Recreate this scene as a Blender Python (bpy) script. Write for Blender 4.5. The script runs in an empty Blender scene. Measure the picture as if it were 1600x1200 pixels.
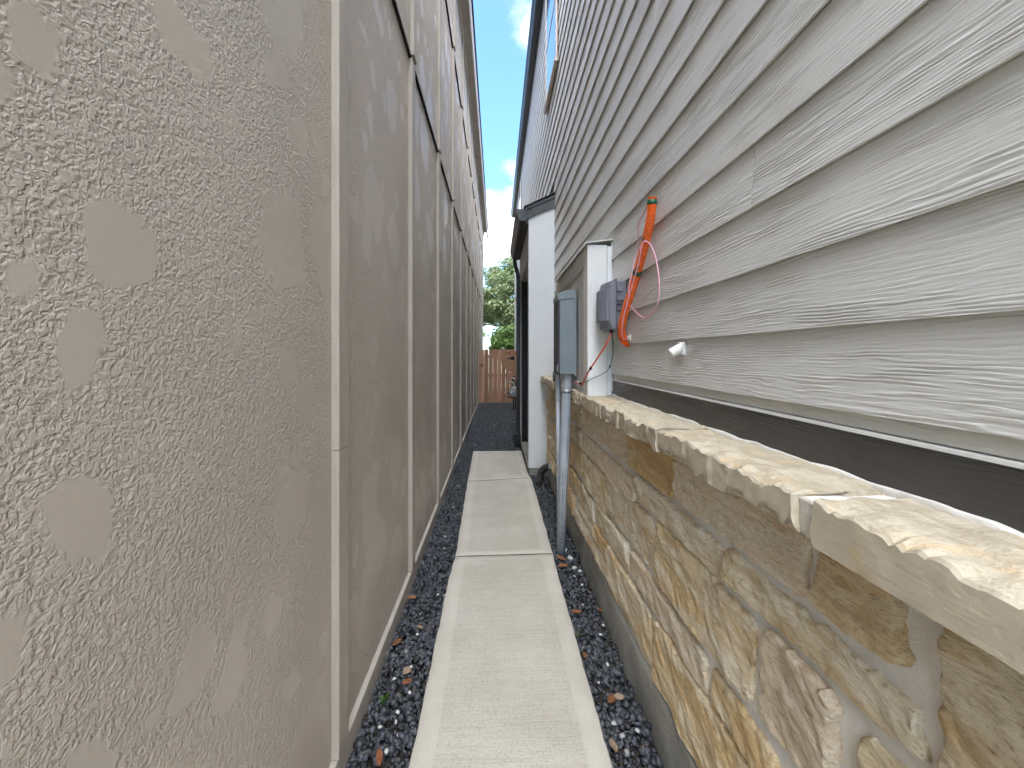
import bpy, bmesh, math, random
import numpy as np
from mathutils import Vector, Matrix, noise as mnoise

SC = bpy.context.scene
COL = SC.collection
R = math.radians

# ------------------------------------------------------------------ camera
cam_d = bpy.data.cameras.new("camera")
cam = bpy.data.objects.new("camera", cam_d)
COL.objects.link(cam)
cam.location = (0, 0, 1.6)
cam.rotation_euler = (R(90), 0, -math.atan(24 / 600))
cam_d.sensor_width = 36
cam_d.lens = 36 * 600 / 1600
cam_d.shift_y = -45 / 1600
cam_d.clip_start = 0.02
cam_d.clip_end = 2000
SC.camera = cam

# ------------------------------------------------------------------ world, sun, exposure
SUN_EL, SUN_AZ = 66.0, 184.0       # the sun stands high behind thin cloud, over the open end of the passage behind the camera
SKY_STRENGTH = 0.05
SUN_STRENGTH = 1.5
EXPOSURE = 3.38
world = bpy.data.worlds.new("World")
SC.world = world
world.use_nodes = True


class NT:
    """short hand for building node trees"""
    def __init__(self, tree):
        self.t = tree
        tree.nodes.clear()

    def n(self, kind, ins=None, **props):
        nd = self.t.nodes.new(kind)
        for k, v in props.items():
            setattr(nd, k, v)
        for k, v in (ins or {}).items():
            self.set(nd, k, v)
        return nd

    def set(self, nd, k, v):
        s = nd.inputs[k]
        if isinstance(v, bpy.types.NodeSocket):
            self.t.links.new(v, s)
        else:
            s.default_value = v

    def math(self, op, a, b=0.0, c=0.0, clamp=False):
        nd = self.n("ShaderNodeMath", {0: a, 1: b, 2: c}, operation=op)
        nd.use_clamp = clamp
        return nd.outputs[0]

    def vmath(self, op, a, b=(0, 0, 0)):
        nd = self.n("ShaderNodeVectorMath", {0: a, 1: b}, operation=op)
        return nd.outputs[0]

    def noise(self, vec, scale, detail=3.0, rough=0.5, dist=0.0):
        nd = self.n("ShaderNodeTexNoise", {"Vector": vec, "Scale": scale, "Detail": detail, "Roughness": rough, "Distortion": dist})
        return nd.outputs[0]

    def ramp(self, fac, lo, hi, a=0.0, b=1.0, smooth=True):
        nd = self.n("ShaderNodeMapRange", {0: fac, 1: lo, 2: hi, 3: a, 4: b})
        nd.interpolation_type = 'SMOOTHSTEP' if smooth else 'LINEAR'
        nd.clamp = True
        return nd.outputs[0]

    def mix(self, fac, a, b, blend='MIX'):
        nd = self.n("ShaderNodeMix", data_type='RGBA', blend_type=blend)
        nd.clamp_factor = True
        self.set(nd, 0, fac)
        for i, v in ((6, a), (7, b)):
            s = nd.inputs[i]
            if isinstance(v, bpy.types.NodeSocket):
                self.t.links.new(v, s)
            else:
                s.default_value = v if len(v) == 4 else (*v, 1)
        return nd.outputs[2]

    def fmix(self, fac, a, b):
        nd = self.n("ShaderNodeMix", data_type='FLOAT')
        self.set(nd, 0, fac); self.set(nd, 2, a); self.set(nd, 3, b)
        return nd.outputs[0]

    def bump(self, height, strength, dist, normal=None):
        nd = self.n("ShaderNodeBump", {"Height": height, "Strength": strength, "Distance": dist})
        if normal is not None:
            self.set(nd, "Normal", normal)
        return nd.outputs[0]


def build_world():
    nt = NT(world.node_tree)
    sky = nt.n("ShaderNodeTexSky", sky_type='NISHITA')
    sky.sun_disc = False
    sky.sun_elevation = R(SUN_EL)
    sky.sun_rotation = R(SUN_AZ)
    sky.altitude = 0
    sky.air_density = 1.0
    sky.dust_density = 0.6
    sky.ozone_density = 1.6
    tc = nt.n("ShaderNodeTexCoord").outputs["Generated"]
    sep = nt.n("ShaderNodeSeparateXYZ", {0: tc})
    zz = nt.math('ADD', nt.math('MAXIMUM', sep.outputs[2], 0.0), 0.22)
    cx = nt.math('DIVIDE', sep.outputs[0], zz)
    cy = nt.math('DIVIDE', sep.outputs[1], zz)
    p = nt.n("ShaderNodeCombineXYZ", {0: cx, 1: cy, 2: 0.0}).outputs[0]
    p = nt.vmath('ADD', p, CLOUD_OFFSET)
    big = nt.noise(p, 1.9, 7.0, 0.56, 0.15)
    cloud = nt.ramp(big, CLOUD_LO, CLOUD_HI)
    shade = nt.noise(nt.vmath('ADD', p, (3.1, 1.7, 0.4)), 2.6, 4.0, 0.5)
    tone = nt.ramp(shade, 0.3, 0.7, 3.0, 6.0)
    ccol = nt.n("ShaderNodeCombineColor", {0: tone, 1: tone, 2: nt.math('MULTIPLY', tone, 1.04)}).outputs[0]
    blue = nt.mix(1.0, sky.outputs[0], (0.76, 0.99, 1.10), 'MULTIPLY')
    out = nt.mix(nt.math('MULTIPLY', cloud, 0.96), blue, ccol)
    world.cycles.sampling_method="MANUAL"; world.cycles.sample_map_resolution=256
    bg = nt.n("ShaderNodeBackground", {"Color": out, "Strength": SKY_STRENGTH})
    o = nt.n("ShaderNodeOutputWorld")
    nt.t.links.new(bg.outputs[0], o.inputs[0])


CLOUD_OFFSET = (0.551, 18.099, 2.889)
CLOUD_LO, CLOUD_HI = 0.475, 0.62
build_world()

sun_d = bpy.data.lights.new("sun", 'SUN')
sun_d.energy = SUN_STRENGTH
sun_d.angle = R(70)
sun_d.color = (1.0, 0.98, 0.955)
sun = bpy.data.objects.new("sun", sun_d)
COL.objects.link(sun)
_az = R(SUN_AZ)
_dir = Vector((math.sin(_az) * math.cos(R(SUN_EL)), math.cos(_az) * math.cos(R(SUN_EL)), math.sin(R(SUN_EL))))
sun.rotation_euler = _dir.to_track_quat('Z', 'Y').to_euler()
sun.location = (0, 0, 30)

SC.view_settings.view_transform = 'Standard'
SC.view_settings.look = 'None'
SC.view_settings.gamma = 1
SC.view_settings.exposure = EXPOSURE
SC.view_settings.use_curve_mapping = False
SC.render.engine = 'CYCLES'
SC.cycles.use_denoising = True
SC.cycles.max_bounces = 10
SC.cycles.diffuse_bounces = 6
SC.cycles.use_adaptive_sampling = True
SC.cycles.adaptive_threshold = 0.025
SC.cycles.adaptive_min_samples = 12
SC.cycles.glossy_bounces = 4
SC.cycles.transmission_bounces = 4
SC.cycles.caustics_reflective = False
SC.cycles.caustics_refractive = False

# ------------------------------------------------------------------ materials
MATS = {}


def mat(name, fn):
    m = bpy.data.materials.new(name)
    m.use_nodes = True
    nt = NT(m.node_tree)
    b = nt.n("ShaderNodeBsdfPrincipled")
    o = nt.n("ShaderNodeOutputMaterial")
    nt.t.links.new(b.outputs[0], o.inputs[0])
    fn(nt, b)
    MATS[name] = m
    return m


def seeded(nt, k=37.0):
    """object coordinates, shifted per object so that no two pieces carry the same pattern"""
    tc = nt.n("ShaderNodeTexCoord").outputs["Object"]
    r = nt.n("ShaderNodeObjectInfo").outputs["Random"]
    off = nt.n("ShaderNodeCombineXYZ", {0: nt.math('MULTIPLY', r, k), 1: nt.math('MULTIPLY', r, k * 1.7), 2: nt.math('MULTIPLY', r, k * 0.6)}).outputs[0]
    return nt.vmath('ADD', tc, off), r


def scaled(nt, v, s):
    return nt.vmath('MULTIPLY', v, s)


def plain(name, col, rough=0.5, metal=0.0, var=0.06, bump=0.0, bscale=60.0, spec=0.5):
    def fn(nt, b):
        v, r = seeded(nt)
        n1 = nt.noise(v, 9.0, 4.0, 0.6)
        c = nt.mix(nt.ramp(n1, 0.3, 0.7), [x * (1 - var) for x in col], [min(1, x * (1 + var)) for x in col])
        nt.set(b, "Base Color", c)
        nt.set(b, "Roughness", nt.ramp(nt.noise(v, 25.0, 3.0), 0.3, 0.7, max(0.02, rough - 0.06), min(1, rough + 0.06)))
        b.inputs["Metallic"].default_value = metal
        b.inputs["Specular IOR Level"].default_value = spec
        if bump:
            nt.set(b, "Normal", nt.bump(nt.noise(v, bscale, 4.0, 0.6), bump, 0.002))
    return mat(name, fn)


def grain_mat(name, col, axis, period=0.0075, depth=0.0016, rough=0.55, var=0.04, fine=0.5, dist=15.0, spec=0.5):
    """embossed wood grain; axis is the direction the grain runs (0 x, 1 y, 2 z)"""
    def fn(nt, b):
        v, r = seeded(nt)
        across = {0: 2, 1: 2, 2: 1}[axis]
        lo = [11.0, 11.0, 11.0]
        lo[axis] = 1.5
        n_lo = nt.noise(scaled(nt, v, tuple(lo)), 1.0, 2.0, 0.45)
        jg = [60.0, 60.0, 60.0]
        jg[axis] = 11.0
        n_j = nt.noise(scaled(nt, v, tuple(jg)), 1.0, 2.0, 0.5)
        sp = nt.n("ShaderNodeSeparateXYZ", {0: v}).outputs[across]
        ph = nt.math('MULTIPLY', sp, 6.283 / period)
        ph = nt.math('ADD', ph, nt.math('MULTIPLY', n_lo, dist * 5.0))
        ph = nt.math('ADD', ph, nt.math('MULTIPLY', n_j, 7.0))
        saw = nt.math('FRACT', nt.math('DIVIDE', ph, 6.283))
        # each growth ring is a small ledge: a slow rise and a sharp drop
        w = nt.math('MULTIPLY', nt.ramp(saw, 0.0, 0.72), nt.ramp(saw, 1.0, 0.86))
        bk = [42.0, 42.0, 42.0]
        bk[axis] = 6.5
        w = nt.math('MULTIPLY', w, nt.ramp(nt.noise(scaled(nt, v, tuple(bk)), 1.0, 2.0, 0.5), 0.40, 0.56, 0.1, 1.0))
        s2 = [230.0, 230.0, 230.0]
        s2[axis] = 14.0
        f = nt.noise(scaled(nt, v, tuple(s2)), 1.0, 3.0, 0.6)
        s3 = [9.0, 9.0, 9.0]
        s3[axis] = 2.2
        mask = nt.ramp(nt.noise(scaled(nt, v, tuple(s3)), 1.0, 2.0), 0.36, 0.6, 0.25, 1.0)
        h = nt.math('ADD', nt.math('MULTIPLY', w, mask), nt.math('MULTIPLY', f, fine))
        nt.set(b, "Normal", nt.bump(h, 1.0, depth))
        c = nt.mix(nt.ramp(nt.noise(v, 3.0, 5.0, 0.6), 0.3, 0.7), [x * (1 - var) for x in col], [min(1, x * (1 + var)) for x in col])
        c = nt.mix(nt.math('MULTIPLY', nt.math('SUBTRACT', 1.0, w), nt.math('MULTIPLY', mask, 0.22)), c, [x * 0.72 for x in col])
        tone = nt.math('ADD', 0.965, nt.math('MULTIPLY', r, 0.07))
        c = nt.mix(1.0, c, nt.n("ShaderNodeCombineColor", {0: tone, 1: tone, 2: tone}).outputs[0], 'MULTIPLY')
        nt.set(b, "Base Color", c)
        b.inputs["Roughness"].default_value = rough
        b.inputs["Specular IOR Level"].default_value = spec
    return mat(name, fn)


SIDING = (0.655, 0.65, 0.63)
TAUPE = (0.478, 0.422, 0.365)
WHITE = (0.80, 0.80, 0.785)
grain_mat("siding_paint", SIDING, 1, period=0.0095, depth=0.0016, dist=8.0, fine=0.7, rough=0.42)
grain_mat("white_board", WHITE, 2, period=0.009, depth=0.0007, rough=0.45, fine=0.3)
grain_mat("grey_panel_vertical", (0.60, 0.585, 0.56), 2, period=0.008, depth=0.0016)
grain_mat("grey_trim_vertical", (0.74, 0.72, 0.675), 2, period=0.009, depth=0.0007)
grain_mat("grey_trim", (0.56, 0.55, 0.52), 1, period=0.012, depth=0.0012)
grain_mat("charcoal_board", (0.060, 0.058, 0.058), 1, period=0.008, depth=0.0022, rough=0.45, var=0.15, fine=0.9)
grain_mat("charcoal_fascia", (0.075, 0.075, 0.085), 0, period=0.01, depth=0.0008, rough=0.5)
grain_mat("taupe_batten", [x * 0.86 for x in TAUPE], 2, period=0.012, depth=0.0009, rough=0.5)
grain_mat("taupe_board", (0.43, 0.39, 0.345), 1, period=0.014, depth=0.0012, rough=0.5)
plain("white_smooth", (0.76, 0.775, 0.79), 0.4, var=0.015, bump=0.05, bscale=220)
plain("taupe_edge", (0.46, 0.415, 0.375), 0.5, bump=0.2, bscale=90)
plain("caulk", (0.66, 0.65, 0.62), 0.6)
plain("flashing_white", (0.70, 0.70, 0.68), 0.4)
plain("dark_metal", (0.030, 0.030, 0.034), 0.35, bump=0.05)
plain("flashing_shadow", (0.03, 0.028, 0.026), 0.8)
plain("soffit_paint", (0.36, 0.32, 0.28), 0.6)
plain("fascia_pale", (0.55, 0.50, 0.45), 0.5)
plain("shingle", (0.035, 0.035, 0.038), 0.9, bump=0.8, bscale=250)
plain("steel_grey", (0.20, 0.24, 0.262), 0.42, var=0.05, bump=0.03)
plain("steel_dark", (0.055, 0.06, 0.066), 0.45)
plain("plastic_grey", (0.175, 0.185, 0.215), 0.45, bump=0.1, bscale=400)
plain("plastic_grey_dark", (0.085, 0.092, 0.115), 0.5)
plain("pvc_grey", (0.40, 0.44, 0.49), 0.42, var=0.09, bump=0.04)
plain("ink", (0.05, 0.055, 0.06), 0.6)
plain("galvanised", (0.45, 0.48, 0.5), 0.4, metal=0.6)
plain("orange_plastic", (0.86, 0.16, 0.02), 0.4, var=0.08)
plain("orange_inside", (0.25, 0.03, 0.01), 0.6)
plain("green_tape", (0.01, 0.085, 0.05), 0.35)
plain("pink_cord", (0.78, 0.42, 0.52), 0.5)
plain("red_cable", (0.58, 0.10, 0.06), 0.5)
plain("green_wire", (0.012, 0.12, 0.055), 0.4)
plain("black_plastic", (0.018, 0.018, 0.019), 0.45)
plain("white_plastic", (0.80, 0.80, 0.78), 0.4)
plain("cream_plastic", (0.72, 0.70, 0.64), 0.5)
plain("meter_grey", (0.33, 0.34, 0.35), 0.45)
plain("drain_black", (0.035, 0.034, 0.033), 0.6)
plain("white_stone", (0.55, 0.54, 0.51), 0.8, bump=0.6, bscale=200)
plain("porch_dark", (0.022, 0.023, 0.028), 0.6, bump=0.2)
plain("root_wood", (0.2, 0.17, 0.14), 0.8)
plain("joint_dirt", (0.10, 0.075, 0.05), 0.9, var=0.3)
plain("soil", (0.045, 0.04, 0.035), 0.95, bump=1.0, bscale=80)
plain("house_shell", (0.4, 0.38, 0.36), 0.8)


def m_panel(nt, b):
    v, r = seeded(nt)
    # flat trowelled patches of many sizes among a ropy embossed texture
    wob = nt.noise(v, 30.0, 3.0, 0.55)
    flow = nt.n("ShaderNodeTexNoise", {"Vector": v, "Scale": 5.0, "Detail": 1.0}).outputs["Color"]
    vd = nt.vmath('ADD', v, nt.vmath('MULTIPLY', nt.vmath('SUBTRACT', flow, (0.5, 0.5, 0.5)), (0.0, 0.16, 0.16)))

    def spots(scale, shift, base, spread):
        vo = nt.n("ShaderNodeTexVoronoi", {"Vector": nt.vmath('ADD', scaled(nt, vd, (0.0, 1.0, 0.8)), shift), "Scale": scale}, voronoi_dimensions='3D')
        rr = nt.math('ADD', base, nt.math('MULTIPLY', nt.n("ShaderNodeSeparateColor", {0: vo.outputs["Color"]}).outputs[0], spread))
        dd = nt.math('ADD', vo.outputs["Distance"], nt.math('MULTIPLY', nt.math('SUBTRACT', wob, 0.5), 0.30))
        return nt.ramp(nt.math('SUBTRACT', rr, dd), -0.05, 0.06)
    patch = nt.math('MAXIMUM', spots(3.6, (0, 0, 0), 0.08, 0.50), spots(8.0, (3, 7, 2), -0.06, 0.50))
    a = nt.math('ADD', nt.math('MULTIPLY', nt.noise(v, 112.0, 2.0, 0.5, 0.8), 0.6), nt.math('MULTIPLY', nt.noise(v, 58.0, 2.0, 0.5, 0.6), 0.4))
    a = nt.ramp(a, 0.38, 0.60)
    a2 = nt.noise(v, 240.0, 2.0, 0.5)
    rough_h = nt.math('ADD', a, nt.math('MULTIPLY', a2, 0.25))
    flat_h = nt.math('ADD', 0.72, nt.math('MULTIPLY', nt.noise(v, 45.0, 3.0), 0.10))
    h = nt.fmix(patch, rough_h, flat_h)
    nt.set(b, "Normal", nt.bump(h, 1.0, 0.0021))
    c = nt.mix(nt.ramp(nt.noise(v, 2.3, 4.0, 0.55), 0.3, 0.7), [x * 0.95 for x in TAUPE], [x * 1.05 for x in TAUPE])
    c = nt.mix(nt.math('MULTIPLY', nt.math('SUBTRACT', 1.0, a), nt.math('MULTIPLY', nt.math('SUBTRACT', 1.0, patch), 0.3)), c, [x * 0.78 for x in TAUPE])
    nt.set(b, "Base Color", c)
    nt.set(b, "Roughness", nt.fmix(patch, 0.58, 0.34))
    b.inputs["Specular IOR Level"].default_value = 0.5


mat("stucco_panel", m_panel)


def m_stone(nt, b):
    v, r = seeded(nt)
    oi = nt.n("ShaderNodeObjectInfo")
    tint = oi.outputs["Color"]
    stain_amt = oi.outputs["Alpha"]
    # split face: ridges that run down and forward
    rot = nt.n("ShaderNodeMapping", {"Vector": v, "Rotation": (R(32), 0, 0), "Scale": (1, 0.45, 1.6)}).outputs[0]
    n1 = nt.noise(rot, 30.0, 9.0, 0.68, 0.3)
    n2 = nt.noise(rot, 130.0, 5.0, 0.65)
    n3 = nt.noise(rot, 7.0, 6.0, 0.65, 0.8)
    h = nt.math('ADD', nt.math('MULTIPLY', n1, 1.0), nt.math('MULTIPLY', n2, 0.6))
    nt.set(b, "Normal", nt.bump(h, 1.0, 0.012))
    c = nt.mix(nt.ramp(n1, 0.35, 0.68), (0.74, 0.645, 0.49), (0.87, 0.81, 0.68))
    st = nt.ramp(nt.math('ADD', n3, nt.math('MULTIPLY', stain_amt, 0.30)), 0.57, 0.82)
    c = nt.mix(nt.math('MULTIPLY', st, 0.75), c, (0.64, 0.44, 0.20))
    st2 = nt.ramp(nt.math('ADD', nt.noise(rot, 16.0, 4.0, 0.6), nt.math('MULTIPLY', stain_amt, 0.15)), 0.60, 0.74)
    c = nt.mix(nt.math('MULTIPLY', st2, 0.5), c, (0.52, 0.35, 0.17))
    c = nt.mix(nt.math('MULTIPLY', nt.ramp(n2, 0.48, 0.35), 0.55), c, (0.42, 0.31, 0.18))
    c = nt.mix(1.0, c, tint, 'MULTIPLY')
    nt.set(b, "Base Color", c)
    b.inputs["Roughness"].default_value = 0.85
    b.inputs["Specular IOR Level"].default_value = 0.25


mat("limestone", m_stone)


def m_cap(nt, b):
    v, r = seeded(nt)
    geo = nt.n("ShaderNodeNewGeometry")
    n1 = nt.noise(scaled(nt, v, (1.6, 0.7, 1)), 18.0, 7.0, 0.62, 0.6)
    n2 = nt.noise(v, 110.0, 4.0, 0.6)
    saw = nt.noise(nt.n("ShaderNodeMapping", {"Vector": v, "Rotation": (R(-52), 0, 0), "Scale": (1, 9.0, 170.0)}).outputs[0], 1.0, 2.0)
    cut = nt.n("ShaderNodeAttribute", attribute_name="cut").outputs["Fac"]
    h = nt.fmix(cut, nt.math('ADD', nt.math('MULTIPLY', n1, 1.3), nt.math('MULTIPLY', n2, 0.6)), nt.math('ADD', nt.math('MULTIPLY', saw, 0.07), nt.math('MULTIPLY', n2, 0.12)))
    nt.set(b, "Normal", nt.bump(h, 0.9, 0.007))
    c = nt.mix(nt.ramp(n1, 0.35, 0.68), (0.42, 0.36, 0.26), (0.535, 0.48, 0.375))
    st = nt.ramp(nt.noise(nt.vmath('ADD', v, (5, 2, 8)), 6.0, 6.0, 0.65, 1.0), 0.52, 0.72)
    c = nt.mix(nt.math('MULTIPLY', st, 0.5), c, (0.68, 0.45, 0.22))
    front = nt.mix(nt.ramp(nt.noise(v, 8.0, 5.0, 0.6), 0.35, 0.7), (0.58, 0.51, 0.395), (0.50, 0.43, 0.325))
    front = nt.mix(nt.math('MULTIPLY', nt.ramp(nt.noise(v, 11.0, 3.0, 0.5), 0.60, 0.68), 0.5), front, (0.54, 0.40, 0.22))
    c = nt.mix(cut, c, front)
    nt.set(b, "Base Color", c)
    b.inputs["Roughness"].default_value = 0.85
    b.inputs["Specular IOR Level"].default_value = 0.25


mat("cap_limestone", m_cap)


def m_mortar(nt, b):
    v, r = seeded(nt)
    n1 = nt.noise(v, 5.0, 5.0, 0.6)
    n2 = nt.noise(v, 420.0, 2.0, 0.5)
    c = nt.mix(nt.ramp(n1, 0.3, 0.7), (0.62, 0.595, 0.55), (0.72, 0.695, 0.65))
    nt.set(b, "Base Color", c)
    b.inputs["Roughness"].default_value = 0.9
    b.inputs["Specular IOR Level"].default_value = 0.2
    nt.set(b, "Normal", nt.bump(nt.math('ADD', nt.math('MULTIPLY', nt.noise(v, 60.0, 4.0), 1.0), nt.math('MULTIPLY', n2, 0.5)), 0.7, 0.003))


mat("mortar", m_mortar)


def concrete(name, c0, c1, broom, pits=1.0):
    def fn(nt, b):
        v, r = seeded(nt)
        n1 = nt.noise(v, 3.0, 6.0, 0.62)
        n2 = nt.noise(v, 210.0, 3.0, 0.6)
        n3 = nt.noise(v, 38.0, 5.0, 0.6)
        c = nt.mix(nt.ramp(n1, 0.32, 0.68), c0, c1)
        c = nt.mix(nt.math('MULTIPLY', nt.ramp(n2, 0.50, 0.66), 0.55 * pits), c, [x * 0.5 for x in c0])
        c = nt.mix(nt.math('MULTIPLY', nt.ramp(nt.noise(nt.vmath('ADD', v, (4, 9, 1)), 11.0, 5.0, 0.65), 0.60, 0.75), 0.35), c, (c0[0] * 0.92, c0[1] * 0.82, c0[2] * 0.68))
        h = nt.math('ADD', nt.math('MULTIPLY', n2, 0.5), nt.math('MULTIPLY', n3, 0.4))
        if broom:
            st = nt.noise(scaled(nt, v, (5.0, 260.0, 1.0)), 1.0, 3.0, 0.65)
            st2 = nt.noise(scaled(nt, v, (1.5, 60.0, 1.0)), 1.0, 2.0, 0.6)
            h = nt.math('ADD', h, nt.math('MULTIPLY', st, 0.9))
            c = nt.mix(nt.math('MULTIPLY', nt.ramp(st, 0.46, 0.68), 0.34), c, [x * 0.62 for x in c0])
            c = nt.mix(nt.math('MULTIPLY', nt.ramp(st2, 0.52, 0.7), 0.22), c, [x * 0.78 for x in c0])
        nt.set(b, "Base Color", c)
        nt.set(b, "Normal", nt.bump(h, 0.7, 0.0022))
        b.inputs["Roughness"].default_value = 0.9
        b.inputs["Specular IOR Level"].default_value = 0.2
    return mat(name, fn)


concrete("path_broom", (0.46, 0.43, 0.365), (0.535, 0.505, 0.44), True)
concrete("path_smooth", (0.48, 0.45, 0.385), (0.55, 0.522, 0.455), False, 0.7)
concrete("foundation_concrete", (0.22, 0.215, 0.195), (0.40, 0.385, 0.35), False)


def m_gravel(nt, b):
    a = nt.n("ShaderNodeVertexColor", layer_name="tone").outputs[0]
    tc = nt.n("ShaderNodeTexCoord").outputs["Object"]
    n = nt.noise(tc, 160.0, 3.0, 0.6)
    c = nt.mix(nt.ramp(n, 0.55, 0.8), a, (0.10, 0.108, 0.12))
    nt.set(b, "Base Color", c)
    b.inputs["Roughness"].default_value = 0.55
    nt.set(b, "Normal", nt.bump(nt.noise(tc, 500.0, 2.0), 0.4, 0.001))


mat("gravel_stone", m_gravel)


def m_cedar(nt, b):
    v, r = seeded(nt)
    w = nt.n("ShaderNodeTexWave", {"Vector": scaled(nt, v, (1, 1, 0.1)), "Scale": 14.0, "Distortion": 9.0, "Detail": 3.0, "Detail Scale": 0.4}, wave_type='BANDS', bands_direction='X').outputs["Fac"]
    c = nt.mix(nt.ramp(w, 0.1, 0.9), (0.41, 0.205, 0.13), (0.53, 0.30, 0.195))
    knots = nt.ramp(nt.noise(scaled(nt, v, (1, 1, 0.6)), 14.0, 1.0), 0.72, 0.8)
    c = nt.mix(nt.math('MULTIPLY', knots, 0.8), c, (0.10, 0.045, 0.03))
    tone = nt.ramp(r, 0.0, 1.0, 0.70, 1.2, False)
    c = nt.mix(1.0, c, nt.n("ShaderNodeCombineColor", {0: tone, 1: tone, 2: tone}).outputs[0], 'MULTIPLY')
    nt.set(b, "Base Color", c)
    b.inputs["Roughness"].default_value = 0.75
    nt.set(b, "Normal", nt.bump(w, 0.4, 0.002))


mat("cedar", m_cedar)


def leafmat(name, c0, c1):
    def fn(nt, b):
        a = nt.n("ShaderNodeVertexColor", layer_name="tone").outputs[0]
        c = nt.mix(a, c0, c1)
        nt.set(b, "Base Color", c)
        b.inputs["Roughness"].default_value = 0.55
        # light passing through the leaf
        tr = nt.n("ShaderNodeBsdfTranslucent", {"Color": nt.mix(0.5, c, (0.12, 0.2, 0.03))})
        mx = nt.n("ShaderNodeMixShader", {0: 0.3})
        nt.t.links.new(b.outputs[0], mx.inputs[1])
        nt.t.links.new(tr.outputs[0], mx.inputs[2])
        out = [n for n in nt.t.nodes if n.type == 'OUTPUT_MATERIAL'][0]
        nt.t.links.new(mx.outputs[0], out.inputs[0])
    return mat(name, fn)


leafmat("oak_leaf", (0.11, 0.145, 0.065), (0.26, 0.31, 0.15))
leafmat("bush_leaf", (0.09, 0.16, 0.035), (0.22, 0.33, 0.08))
leafmat("weed_leaf", (0.05, 0.11, 0.02), (0.10, 0.20, 0.04))
plain("bark", (0.10, 0.085, 0.07), 0.95, bump=1.0, bscale=40)


def m_dead(name, col):
    def fn(nt, b):
        v, r = seeded(nt)
        c = nt.mix(nt.noise(v, 40.0, 4.0), [x * 0.6 for x in col], [x * 1.2 for x in col])
        nt.set(b, "Base Color", c)
        b.inputs["Roughness"].default_value = 0.65
    mat(name, fn)


m_dead("leaf_brown", (0.20, 0.085, 0.035))
m_dead("leaf_rust", (0.22, 0.075, 0.03))
m_dead("leaf_tan", (0.30, 0.22, 0.15))


def m_glass(nt, b):
    b.inputs["Base Color"].default_value = (0.03, 0.035, 0.04, 1)
    b.inputs["Roughness"].default_value = 0.03
    b.inputs["Specular IOR Level"].default_value = 0.9
    b.inputs["Coat Weight"].default_value = 1.0
    b.inputs["Coat Roughness"].default_value = 0.02


mat("window_glass", m_glass)


def m_ground(nt, b):
    v = nt.n("ShaderNodeTexCoord").outputs["Object"]
    n = nt.noise(v, 0.7, 6.0, 0.6)
    nt.set(b, "Base Color", nt.mix(nt.ramp(n, 0.35, 0.65), (0.075, 0.085, 0.035), (0.13, 0.115, 0.07)))
    b.inputs["Roughness"].default_value = 0.95
    nt.set(b, "Normal", nt.bump(nt.noise(v, 30.0, 4.0), 0.6, 0.02))


mat("lawn_ground", m_ground)

# ------------------------------------------------------------------ object helpers
WLOC = {}       # world location of every object made here


def tag(o, label=None, cat=None, group=None, kind=None):
    if label: o["label"] = label
    if cat: o["category"] = cat
    if group: o["group"] = group
    if kind: o["kind"] = kind
    return o


def empty(name, loc, parent=None):
    o = bpy.data.objects.new(name, None)
    o.empty_display_size = 0.1
    COL.objects.link(o)
    w = Vector(loc)
    if parent:
        o.parent = parent
        o.location = w - WLOC[parent]
    else:
        o.location = w
    WLOC[o] = w
    return o


def link_mesh(name, me, centre, parent):
    o = bpy.data.objects.new(name, me)
    COL.objects.link(o)
    w = Vector(centre)
    if parent:
        o.parent = parent
        o.location = w - WLOC[parent]
    else:
        o.location = w
    WLOC[o] = w
    return o


def mesh(name, verts, faces, mats, parent=None, smooth=False, origin=None, fmat=None):
    vs = np.array([tuple(v) for v in verts], dtype=float)
    c = (vs.min(0) + vs.max(0)) / 2
    if origin is not None:
        c = np.array(origin, dtype=float)
    me = bpy.data.meshes.new(name)
    me.from_pydata((vs - c).tolist(), [], faces)
    if not isinstance(mats, (list, tuple)):
        mats = [mats]
    for m in mats:
        me.materials.append(MATS[m])
    if fmat is not None:
        me.polygons.foreach_set("material_index", fmat)
    if smooth:
        me.polygons.foreach_set("use_smooth", [True] * len(me.polygons))
    me.update()
    return link_mesh(name, me, c, parent)


def box_vf(x0, x1, y0, y1, z0, z1):
    v = [(x0, y0, z0), (x1, y0, z0), (x1, y1, z0), (x0, y1, z0), (x0, y0, z1), (x1, y0, z1), (x1, y1, z1), (x0, y1, z1)]
    f = [(3, 2, 1, 0), (4, 5, 6, 7), (0, 1, 5, 4), (1, 2, 6, 5), (2, 3, 7, 6), (3, 0, 4, 7)]
    return v, f


def bev(name, v, f, m, parent, w, seg=1, smooth=False):
    vs = np.array(v, dtype=float)
    c = (vs.min(0) + vs.max(0)) / 2
    bm = bmesh.new()
    bv = [bm.verts.new(p - c) for p in vs]
    for q in f:
        bm.faces.new([bv[i] for i in q])
    if w > 0:
        bmesh.ops.bevel(bm, geom=list(bm.edges), offset=w, segments=seg, affect='EDGES', profile=0.6)
    me = bpy.data.meshes.new(name)
    bm.to_mesh(me)
    bm.free()
    me.materials.append(MATS[m])
    if smooth:
        me.polygons.foreach_set("use_smooth", [True] * len(me.polygons))
    return link_mesh(name, me, c, parent)


def box(name, x0, x1, y0, y1, z0, z1, m, parent=None, w=0.002, seg=1):
    v, f = box_vf(x0, x1, y0, y1, z0, z1)
    return bev(name, v, f, m, parent, w, seg)


def multi_box(name, boxes, m, parent=None):
    V, F = [], []
    for bx in boxes:
        v, f = box_vf(*bx)
        k = len(V)
        V += v
        F += [tuple(i + k for i in q) for q in f]
    return mesh(name, V, F, m, parent)


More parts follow.
